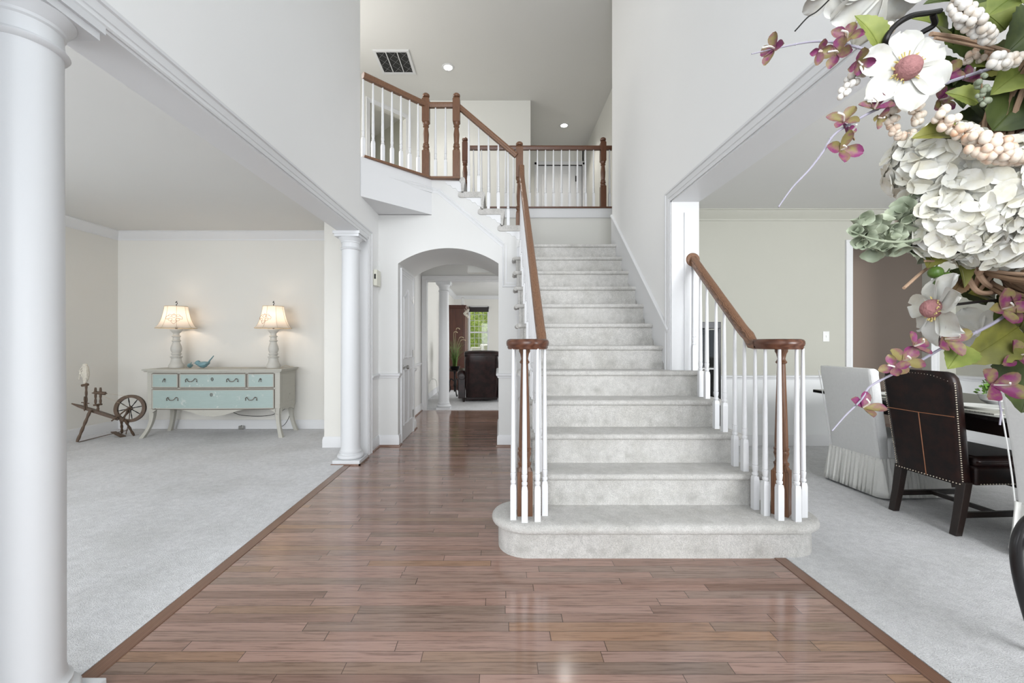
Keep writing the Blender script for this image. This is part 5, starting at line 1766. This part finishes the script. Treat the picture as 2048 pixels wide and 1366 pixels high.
M['mauve'] = m_plain('mauve_center', (.30, .145, .14), .9, 0, .2, .25, 200, .6)
M['twig'] = m_plain('grey_twig', (.30, .28, .33), .7, 0, .3, .2, 40)
M['vine'] = m_plain('grapevine', (.20, .125, .075), .75, 0, .3, .45, 18, .3)
M['vine2'] = m_plain('pale_vine', (.36, .24, .16), .75, 0, .3, .3, 18, .3)
M['stamen'] = m_plain('yellow_stamen', (.55, .45, .18), .8)

WC = Vector((.775, .45, 1.44))
wr = thing('wreath', 'large floral wreath of white hydrangeas, berries and vines hanging at the upper right', 'wreath', tuple(WC))
rw = random.Random(21)


def frame(d, hint=(0, -1, 0)):
    d = Vector(d).normalized(); h = Vector(hint)
    s = d.cross(h)
    if s.length < 1e-4: s = d.cross(Vector((1, 0, 0)))
    s.normalize(); n = s.cross(d).normalized()
    return d, s, n


def petal(mb, b, d, nrm, L, W, cup=.15, curl=.2, tipw=.6, wav=.06, nu=6, nv=5):
    """a petal from b in direction d; nrm: upper side"""
    d, s, n = frame(d, nrm)
    ph = rw.uniform(0, 6)
    def fn(u, v):
        w_ = W * (math.sin(PI * min(1, (u * .93 + .06)) ** (1 / (1 + tipw)))) ** .75 if u < 1 else W * .18
        w_ = W * max(.12, math.sin(PI * (.06 + .90 * u ** (1 + tipw * .6)))) ** .7
        q = (v - .5) * w_
        z = cup * abs(2 * (v - .5)) ** 2 * w_ + curl * L * (u ** 2) * (-1) + wav * L * math.sin(u * 7 + v * 9 + ph) * u * .5
        return b + d * (L * u) + s * q + n * z
    mb.grid(fn, nu, nv)


def flat_leaf(name, mat, b, tip, W, nrm=(0, -1, .2), bend=.18, serr=.05, lab=None):
    b = Vector(b); tip = Vector(tip); d, s, n = frame(tip - b, nrm); L = (tip - b).length
    m = MB(); nu, nv = 16, 6
    def fn(u, v):
        w_ = W * (math.sin(PI * u ** .75)) ** .85 if 0 < u < 1 else 0
        w_ *= 1 + serr * (1 if int(u * nu) % 2 else -1)
        q = (v - .5) * w_
        return b + d * (L * u) + s * q + n * (abs(v - .5) * .45 * w_ + bend * L * math.sin(PI * u) * .6 - .04 * L * u)
    m.grid(fn, nu, nv)
    m.tube([b + d * L * u + n * (bend * L * math.sin(PI * u) * .6 - .04 * L * u + .0004) for u in [i / 8 for i in range(9)]], [.0016 * (1 - .8 * i / 8) for i in range(9)], 5)
    return new(name, m, mat, wr, smooth=70)


# grapevine ring
RR = .215
def ringp(a, dr=0, dx=0): return Vector((WC.x + dx, WC.y + (RR + dr) * math.cos(a), WC.z + (RR + dr) * math.sin(a)))
for mat, cnt in (('vine', 26), ('vine2', 12)):
    m = MB()
    for k in range(cnt):
        a0 = rw.uniform(0, 2 * PI); ph = rw.uniform(0, 6.28); f = rw.choice([2, 3, 4, 5]); rad = rw.uniform(.012, .042)
        n = 64
        m.tube([ringp(a0 + 2 * PI * i / n, rad * math.cos(f * 2 * PI * i / n + ph), rad * math.sin(f * 2 * PI * i / n + ph) * .9) for i in range(n + 1)], rw.uniform(.0022, .0042), 6)
    o = new('grapevine_ring', m, mat, wr)
    if mat == 'vine2': o['label'] = 'paler vines wound round the ring'
# loose twigs over the visible side of the ring
m = MB()
for (a, b, c) in (((1925, 470), (1990, 520), (2052, 500)), ((1935, 560), (1985, 500), (2050, 470)), ((1940, 495), (1965, 560), (2010, 585)), ((1955, 585), (2000, 540), (2050, 545)), ((1945, 520), (1990, 545), (2052, 530)), ((1960, 470), (2020, 560), (2052, 590)),
                  ((1930, 540), (1960, 585), (2030, 575)), ((1950, 575), (1970, 530), (2030, 480)), ((1925, 505), (1985, 480), (2050, 520))):
    m.tube(smooth_path([P(a[0], a[1], .66), P(b[0], b[1], .63 + rw.uniform(-.01, .01)), P(c[0], c[1], .66)], 8), rw.uniform(.0022, .0040), 7)
new('loose_vines', m, 'vine2', wr)
m = MB(); m.tube(smooth_path([P(1808, 576, .60), P(1850, 540, .62), P(1905, 505, .64), P(1960, 480, .67)], 6), .0022, 7); new('twig', m, 'vine2', wr)
m = MB(); m.tube(smooth_path([P(1850, 522, .60), P(1900, 520, .62), P(1950, 495, .66)], 6), .0016, 7); new('twig', m, 'vine2', wr)
m = MB(); m.tube(smooth_path([P(1862, 68, .60), P(1920, 76, .62), P(1990, 96, .64), P(2060, 118, .66)], 6), .003, 7); new('twig', m, 'vine2', wr)
m = MB(); m.tube(smooth_path([P(1870, 76, .60), P(1930, 88, .62), P(1985, 100, .64)], 6), .002, 7)
new('twig', m, 'vine2', wr)
# dark iron hanger curve
m = MB(); m.tube(smooth_path([P(1880, 22, .64), P(1858, 26, .62), P(1822, 32, .60), P(1790, 52, .60), P(1772, 78, .60), P(1776, 98, .61), P(1792, 110, .62)], 8), .0038, 8)
m.tube(smooth_path([P(1866, 30, .63), P(1868, 50, .64), P(1840, 68, .65), P(1822, 90, .66)], 8), .004, 8)
new('iron_hook', m, 'iron', wr)

# leaves (pixel of base, pixel of tip, width in px, depth, material)
LV = [((1760, 101), (1712, 29), 42, .60, 'leaf_light'), ((1778, 138), (1741, 153), 16, .61, 'leaf_olive'),
      ((2052, 132), (1984, 188), 62, .60, 'leaf_light'), ((1985, 262), (2056, 182), 78, .62, 'leaf_dark'), ((1955, 206), (1892, 184), 34, .60, 'leaf_light'),
      ((1922, 266), (1826, 274), 44, .55, 'leaf_olive'), ((1960, 60), (1880, -20), 70, .66, 'leaf_dark'), ((2050, -20), (1975, 30), 70, .60, 'leaf_light'), ((2080, 40), (2010, 110), 80, .64, 'leaf_dark'),
      ((1895, 60), (1960, 130), 60, .68, 'leaf_dark'), ((1880, 130), (1930, 215), 60, .70, 'leaf_dark'), ((2000, 130), (1930, 150), 44, .66, 'leaf_olive'), ((2070, 30), (2030, -30), 60, .59, 'leaf_light'),
      ((1930, 190), (1985, 260), 60, .67, 'leaf_dark'), ((1990, 255), (1905, 235), 50, .68, 'leaf_dark'), ((1880, 480), (1856, 536), 46, .60, 'leaf_olive'), ((1905, 505), (1932, 575), 34, .62, 'leaf_olive'), ((1925, 560), (1900, 592), 24, .62, 'leaf_brown'),
      ((1928, 690), (1897, 737), 46, .58, 'leaf_light'), ((2036, 655), (1926, 727), 66, .60, 'leaf_olive'), ((2062, 690), (2046, 826), 110, .62, 'leaf_dark'), ((2040, 590), (1990, 640), 50, .64, 'leaf_dark'), ((2060, 610), (2010, 700), 60, .65, 'leaf_olive'),
      ((1990, 600), (1940, 585), 40, .66, 'leaf_olive'), ((2030, 560), (2075, 630), 60, .65, 'leaf_dark'), ((1925, 15), (1850, 5), 36, .67, 'leaf_dark'), ((2010, 60), (1950, 10), 60, .65, 'leaf_light'),
      ((1985, 150), (2050, 90), 60, .67, 'leaf_dark'), ((1850, 295), (1940, 300), 50, .70, 'leaf_dark'), ((1960, 300), (2050, 280), 60, .70, 'leaf_olive'), ((2055, 240), (1985, 215), 50, .63, 'leaf_dark'), ((1900, 540), (1975, 610), 50, .69, 'leaf_dark'), ((1870, 445), (1850, 500), 40, .64, 'leaf_dark'),
      ((2040, 700), (1990, 760), 46, .66, 'leaf_dark'), ((2000, 640), (2056, 740), 50, .67, 'leaf_dark'), ((1945, 255), (1890, 290), 40, .66, 'leaf_olive')]
for (b, tp, w_, Y, mt) in LV:
    dz = rw.uniform(-.02, .03)
    flat_leaf('leaf', mt, P(b[0], b[1], Y + .01), P(tp[0], tp[1], Y + dz * .5), w_ * Y / F * 1.25, (rw.uniform(-.5, .2), -1, rw.uniform(-.1, .5)), rw.uniform(.05, .2))
for k in range(22):
    px = rw.uniform(1890, 2060); py = rw.uniform(-20, 290); a = rw.uniform(0, 2 * PI); L = rw.uniform(60, 100)
    flat_leaf('leaf', rw.choice(['leaf_dark', 'leaf_dark', 'leaf_olive', 'leaf_light']), P(px, py, rw.uniform(.66, .72)), P(px + L * math.cos(a), py + L * math.sin(a), rw.uniform(.66, .73)), rw.uniform(.03, .05), (rw.uniform(-.5, .3), -1, rw.uniform(-.3, .5)))
# more leaves round the parts of the ring the photo does not reach
for k in range(26):
    a = R(70) + rw.uniform(0, R(215)); c = ringp(a, rw.uniform(-.03, .05), -.05); d = Vector((rw.uniform(-.5, -.1), math.cos(a + rw.uniform(-.9, .9)), math.sin(a + rw.uniform(-.9, .9)))).normalized()
    flat_leaf('leaf', rw.choice(['leaf_dark', 'leaf_olive', 'leaf_light']), c, c + d * rw.uniform(.06, .09), rw.uniform(.03, .05), (-1, -.2, .2))


# hydrangea heads: many four-petalled florets on a dome
def hydrangea(c, r, n, front=(-.35, -1, .1), nm='hydrangea'):
    c = Vector(c); fr = Vector(front).normalized(); m = MB()
    pts = []; k = 0
    for i in range(int(n * 1.6)):
        z = 1 - 2 * (i + .5) / (n * 1.6); a = i * 2.39996
        q = Vector((math.sqrt(1 - z * z) * math.cos(a), math.sqrt(1 - z * z) * math.sin(a), z))
        if q.dot(fr) > -.45: pts.append(q)
    for q in pts:
        q = (q + Vector((rw.uniform(-.12, .12), rw.uniform(-.12, .12), rw.uniform(-.12, .12)))).normalized()
        o = c + q * r * rw.uniform(.82, 1.04); d, s, nn = frame(Vector((rw.uniform(-1, 1), rw.uniform(-1, 1), rw.uniform(-1, 1))).cross(q), q)
        rot = rw.uniform(0, PI)
        for j in range(4):
            a = rot + j * PI / 2 + rw.uniform(-.15, .15); dd = (d * math.cos(a) + s * math.sin(a) + q * rw.uniform(.10, .45)).normalized()
            petal(m, o, dd, q, rw.uniform(.024, .031), rw.uniform(.026, .033), .08, rw.uniform(-.05, .25), .7, .035, 6, 5)
        m.sphere(o + q * .002, .002, 6, 4)
    return new(nm, m, 'hyd', wr, smooth=120)


hydrangea(P(1868, 330, .60), .046, 42)
hydrangea(P(1975, 385, .58), .060, 66)
hydrangea(P(1905, 440, .59), .045, 42)
hydrangea(P(2040, 470, .62), .050, 46)
hydrangea(P(2068, 350, .62), .055, 40)
hydrangea(P(1975, 475, .60), .034, 26)
hydrangea(ringp(R(200), .02, -.08), .055, 50, (-1, -.2, 0))
hydrangea(ringp(R(120), .02, -.08), .05, 44, (-1, -.2, 0))


def anemone(c, face, rad, np_=7, center=True, nm='anemone', mat='petal', droop=.1, phase=0):
    c = Vector(c); f = Vector(face).normalized(); d, s, nn = frame(f.cross(Vector((.2, .1, 1))), f)
    m = MB()
    for j in range(np_):
        a = 2 * PI * j / np_ + phase + rw.uniform(-.12, .12); dd = (d * math.cos(a) + s * math.sin(a) - f * droop * rw.uniform(-.8, 1.5)).normalized()
        petal(m, c + dd * rad * .12, dd, f, rad * rw.uniform(.86, 1.02), rad * rw.uniform(.66, .88), .16, rw.uniform(-.15, .25), .7, .12, 9, 8)
    o = new(nm, m, mat, wr, smooth=80)
    if center:
        m = MB(); m.sphere(c + f * .004, rad * .29, 14, 10)
        for i in range(46):
            q = Vector((rw.uniform(-1, 1), rw.uniform(-1, 1), rw.uniform(-1, 1))).normalized()
            if q.dot(f) > -.1: m.sphere(c + f * .004 + q * rad * .25, rad * .03, 5, 4)
        new('flower_center', m, 'mauve', o)
        m = MB()
        for i in range(34):
            a = rw.uniform(0, 2 * PI); dd = (d * math.cos(a) + s * math.sin(a) + f * rw.uniform(.1, .5)).normalized()
            m.tube([c + dd * rad * .2, c + dd * rad * rw.uniform(.32, .42)], [.0006, .0009], 4)
        new('stamens', m, 'stamen', o)
    return o


anemone(P(1812, 139, .57), (-.30, -1, -.12), .053, 6, phase=.3)
anemone(P(1872, 618, .585), (-.94, .30, .12), .046, 7, phase=.4)
anemone(P(1775, -22, .59), (-.1, -.55, -.75), .062, 7, center=False)
anemone(P(1668, -22, .60), (-.2, -.5, -.7), .036, 6, center=False)
anemone(P(1960, 668, .66), (-.7, -.6, .2), .042, 6, center=False)
anemone(ringp(R(160), .05, -.10), (-1, -.2, .1), .05, 7)
m = MB(); m.tube(smooth_path([P(1885, 612, .59), P(1920, 608, .60), P(1975, 602, .63), P(2040, 600, .66)], 6), .0022, 6); m.tube(smooth_path([P(1820, 140, .585), P(1870, 142, .60), P(1930, 140, .64)], 6), .0022, 6)
m.tube(smooth_path([P(1590, 62, .585), P(1615, 35, .59), P(1635, 22, .60), P(1668, -10, .60)], 6), .0010, 5)
new('flower_stem', m, 'iron', wr)


def berry_spray(path, r, spread, n, mat, Y0=.6, nm='berry_spray', stemmat='vine'):
    pts = smooth_path([P(x, y, Y) for x, y, Y in path], 8)
    m = MB()
    for i in range(n):
        u = (i + .5) / n; q = pts[min(len(pts) - 1, int(u * (len(pts) - 1)))]
        a = i * 2.4; k = spread * (.45 + .6 * math.sin(PI * (.15 + .8 * u)))
        o = q + Vector((math.cos(a) * k, math.sin(a) * k * .8, math.sin(a * 1.3 + 1) * k)) * rw.uniform(.75, 1.05)
        m.sphere(o, r * rw.uniform(.85, 1.15), 9, 7, 1, 1, 1.12)
    o = new(nm, m, mat, wr, smooth=80)
    m = MB(); m.tube(pts, .0011, 5); new('stem', m, stemmat, o)
    return o


berry_spray([(1918, 0, .58), (1930, 25, .58), (1950, 48, .58), (1985, 85, .59)], .0058, .011, 52, 'berry_w')
berry_spray([(1878, 228, .545), (1905, 250, .535), (1935, 268, .53), (1960, 285, .53)], .0050, .008, 34, 'berry_p')
berry_spray([(1955, 285, .52), (1990, 300, .515), (2020, 315, .515), (2056, 325, .52)], .0055, .012, 56, 'berry_p')
berry_spray([(1730, 133, .60), (1712, 150, .60), (1698, 170, .60), (1682, 196, .60)], .0042, .006, 26, 'berry_w')
berry_spray([(1790, 205, .60), (1782, 232, .60), (1790, 262, .60)], .0044, .006, 26, 'berry_p')
berry_spray([(1822, 200, .60), (1838, 225, .60), (1832, 248, .60)], .0044, .006, 26, 'berry_p')
berry_spray([(1785, 258, .60), (1800, 272, .60), (1828, 266, .60)], .0042, .003, 9, 'berry_p')
berry_spray([(1990, 118, .58), (2015, 124, .58), (2040, 116, .58)], .0056, .007, 20, 'berry_w')
berry_spray([(1750, 60, .61), (1765, 65, .61), (1785, 45, .61)], .0044, .006, 18, 'berry_w')
berry_spray([(1962, 155, .59), (1965, 185, .59), (1972, 208, .59)], .0036, .006, 18, 'sage')
berry_spray([(2010, 130, .66), (1960, 110, .66), (1930, 120, .66)], .0045, .008, 22, 'berry_p')
for (px, py, r) in ((1871, 545, .0088), (1893, 556, .0085), (1881, 569, .0088)):
    m = MB(); m.sphere(P(px, py, .60), r, 16, 12); m.tube([P(px, py, .60) + Vector((0, 0, r * .8)), P(px + 6, py - 18, .61)], .001, 5); new('green_berry', m, 'berry_g', wr, smooth=80)


def blossom(c, face, rad, n=4, ph=0.):
    c = Vector(c); f = Vector(face).normalized(); d, s, nn = frame(f.cross(Vector((.3, .1, 1))), f)
    m = MB()
    for j in range(n):
        a = 2 * PI * j / n + ph + rw.uniform(-.2, .2); dd = (d * math.cos(a) + s * math.sin(a) + f * rw.uniform(.1, .6)).normalized()
        petal(m, c, dd, f, rad * rw.uniform(.8, 1.1), rad * rw.uniform(.55, .75), .25, rw.uniform(-.2, .1), .7, .05, 6, 5)
    o = new('blossom', m, 'orchid', wr, smooth=80)
    m = MB(); m.tube(smooth_path([c, c + f * rad * .5, c + f * rad * .8 + d * rad * .3], 4), [.0012] * 9, 5); new('pistil', m, 'berry_w', o)


def branch(path, r0, r1, mat='twig'):
    pts = smooth_path([P(x, y, Y) for x, y, Y in path], 8); n = len(pts)
    m = MB(); m.tube(pts, [r0 + (r1 - r0) * i / (n - 1) for i in range(n)], 7)
    for k in range(3, n - 3, 9):
        m.sphere(pts[k], (r0 + (r1 - r0) * k / n) * 1.35, 7, 5)
    new('branch', m, mat, wr)


branch([(1503, 108, .56), (1560, 95, .565), (1620, 84, .57), (1670, 85, .575), (1730, 99, .58), (1790, 118, .59), (1840, 135, .61)], .0007, .0024)
branch([(1557, 414, .56), (1585, 375, .565), (1618, 340, .57), (1645, 305, .575), (1668, 270, .58), (1705, 245, .58), (1755, 218, .585), (1810, 195, .59), (1880, 170, .60), (1940, 150, .61), (1990, 134, .63)], .0009, .0026)
branch([(1664, 862, .56), (1690, 832, .565), (1722, 800, .57), (1738, 775, .575), (1768, 757, .58), (1830, 727, .58), (1890, 693, .585), (1945, 668, .59), (2000, 638, .60), (2060, 590, .62)], .0008, .0024)
for (x, y, Y, r, ph, f) in ((1549, 97, .56, .020, .2, (-.9, -.4, 0)), (1640, 100, .57, .017, 1.1, (-.2, -.6, -.6)), (1694, 76, .575, .022, .3, (-.6, -.8, .1)), (1676, 105, .572, .022, 1.9, (-.8, -.6, -.2)), (1717, 122, .58, .021, .7, (0, -.5, -.8)),
                            (1688, 242, .58, .021, .4, (-.6, -.7, .4)), (1682, 300, .575, .024, 1.4, (-.2, -1, -.2)), (1692, 268, .58, .018, 2.4, (.5, -.8, .3)), (1748, 218, .585, .022, .2, (-.3, -.9, .5)), (1756, 235, .585, .015, 1.2, (.2, -.8, -.6)),
                            (1890, 150, .62, .024, .5, (-.3, -1, 0)), (1925, 160, .63, .024, 1.5, (.2, -1, .2)), (1880, 200, .64, .024, 2.1, (0, -1, -.3)),
                            (1726, 815, .57, .024, 1.57, (0, -.8, .6)), (1808, 722, .575, .024, .3, (-.2, -1, .3)), (1828, 693, .58, .023, 1.0, (.2, -1, .5)), (1890, 678, .58, .030, .8, (.1, -1, .1)), (1788, 735, .57, .018, 2.6, (-.7, -.7, .2)),
                            (1988, 770, .59, .034, .4, (0, -1, .1)), (2005, 618, .60, .030, 1.2, (-.2, -1, .2)), (2035, 610, .60, .028, .2, (.2, -1, -.1)), (2030, 712, .60, .028, .9, (0, -1, .3)), (2042, 500, .60, .018, .5, (-.5, -1, .3))):
    blossom(P(x, y, Y), f, r, 4, ph)
m = MB(); m.tube(smooth_path([P(1998, 800, .60), P(2002, 825, .60), P(2000, 850, .60)], 4), .0012, 5); m.tube(smooth_path([P(1999, 812, .60), P(2006, 822, .60)], 2), .0009, 4); new('twig', m, 'twig', wr)

# sage-green bell cups on their stem
branch([(1700, 462, .565), (1745, 478, .57), (1795, 484, .58), (1840, 478, .59), (1890, 460, .61), (1940, 440, .64)], .001, .003, 'sage')
def cup(c, face, r, dep):
    c = Vector(c); f = Vector(face).normalized(); d, s, n = frame(f.cross(Vector((.3, .2, 1))), f)
    m = MB(); k = 16; L = []
    for u, rr in ((0, .12), (.15, .40), (.45, .66), (.8, .86), (1.0, 1.08)):
        L.append([c + f * dep * u + (d * math.cos(2 * PI * i / k) + s * math.sin(2 * PI * i / k)) * r * rr * (1 + (.10 * math.cos(4 * 2 * PI * i / k) if u > .9 else 0)) for i in range(k)])
    for u, rr in ((.97, .98), (.7, .74), (.3, .5), (.12, .05)):
        L.append([c + f * dep * u + (d * math.cos(2 * PI * i / k) + s * math.sin(2 * PI * i / k)) * r * rr for i in range(k)])
    m.loft(L, cap=False)
    return new('bell_cup', m, 'sage', wr, smooth=80)
CUPS = [(1716, 440, .011, (-.3, -.2, .9)), (1722, 466, .013, (-.9, -.4, -.1)), (1712, 458, .009, (-.8, .2, .5)), (1727, 488, .010, (-.5, -.6, -.5)), (1742, 450, .012, (-.2, -.4, .8)), (1752, 462, .014, (-.5, -.8, .3)), (1768, 440, .016, (-.2, -.4, .9)),
        (1758, 488, .017, (-.6, -.8, -.1)), (1745, 508, .017, (-.5, -.4, -.8)), (1778, 500, .017, (-.2, -.3, -.9)), (1792, 466, .019, (.0, -1, .2)), (1800, 500, .017, (.1, -.4, -.9)), (1830, 488, .024, (.1, -1, -.05)), (1818, 452, .019, (.1, -.6, .8)),
        (1792, 424, .015, (-.5, -.5, .6)), (1806, 412, .018, (-.6, -.6, .4)), (1830, 405, .019, (-.2, -.9, .3)), (1832, 428, .017, (.2, -.9, -.1)), (1812, 436, .013, (-.4, -.8, .1)), (1848, 455, .018, (.2, -.9, .3)), (1850, 512, .017, (.2, -.7, -.7)), (1842, 440, .016, (0, -1, 0)), (1775, 470, .014, (-.3, -1, 0))]
CUPS += [(1712 + 7.5 * i + rw.uniform(-6, 6), 462 + 20 * math.sin(i * 2.1) + rw.uniform(-10, 16), rw.uniform(.010, .017), (rw.uniform(-.7, .3), -.8, rw.uniform(-.8, .8))) for i in range(20)]
for (x, y, r, f) in CUPS:
    Y = .565 + (x - 1700) / 3500 + rw.uniform(-.008, .012)
    fv = Vector(f).normalized(); dp = r * 1.5
    cup(P(x, y, Y) - fv * dp * .6, f, r * .70, dp * .72)
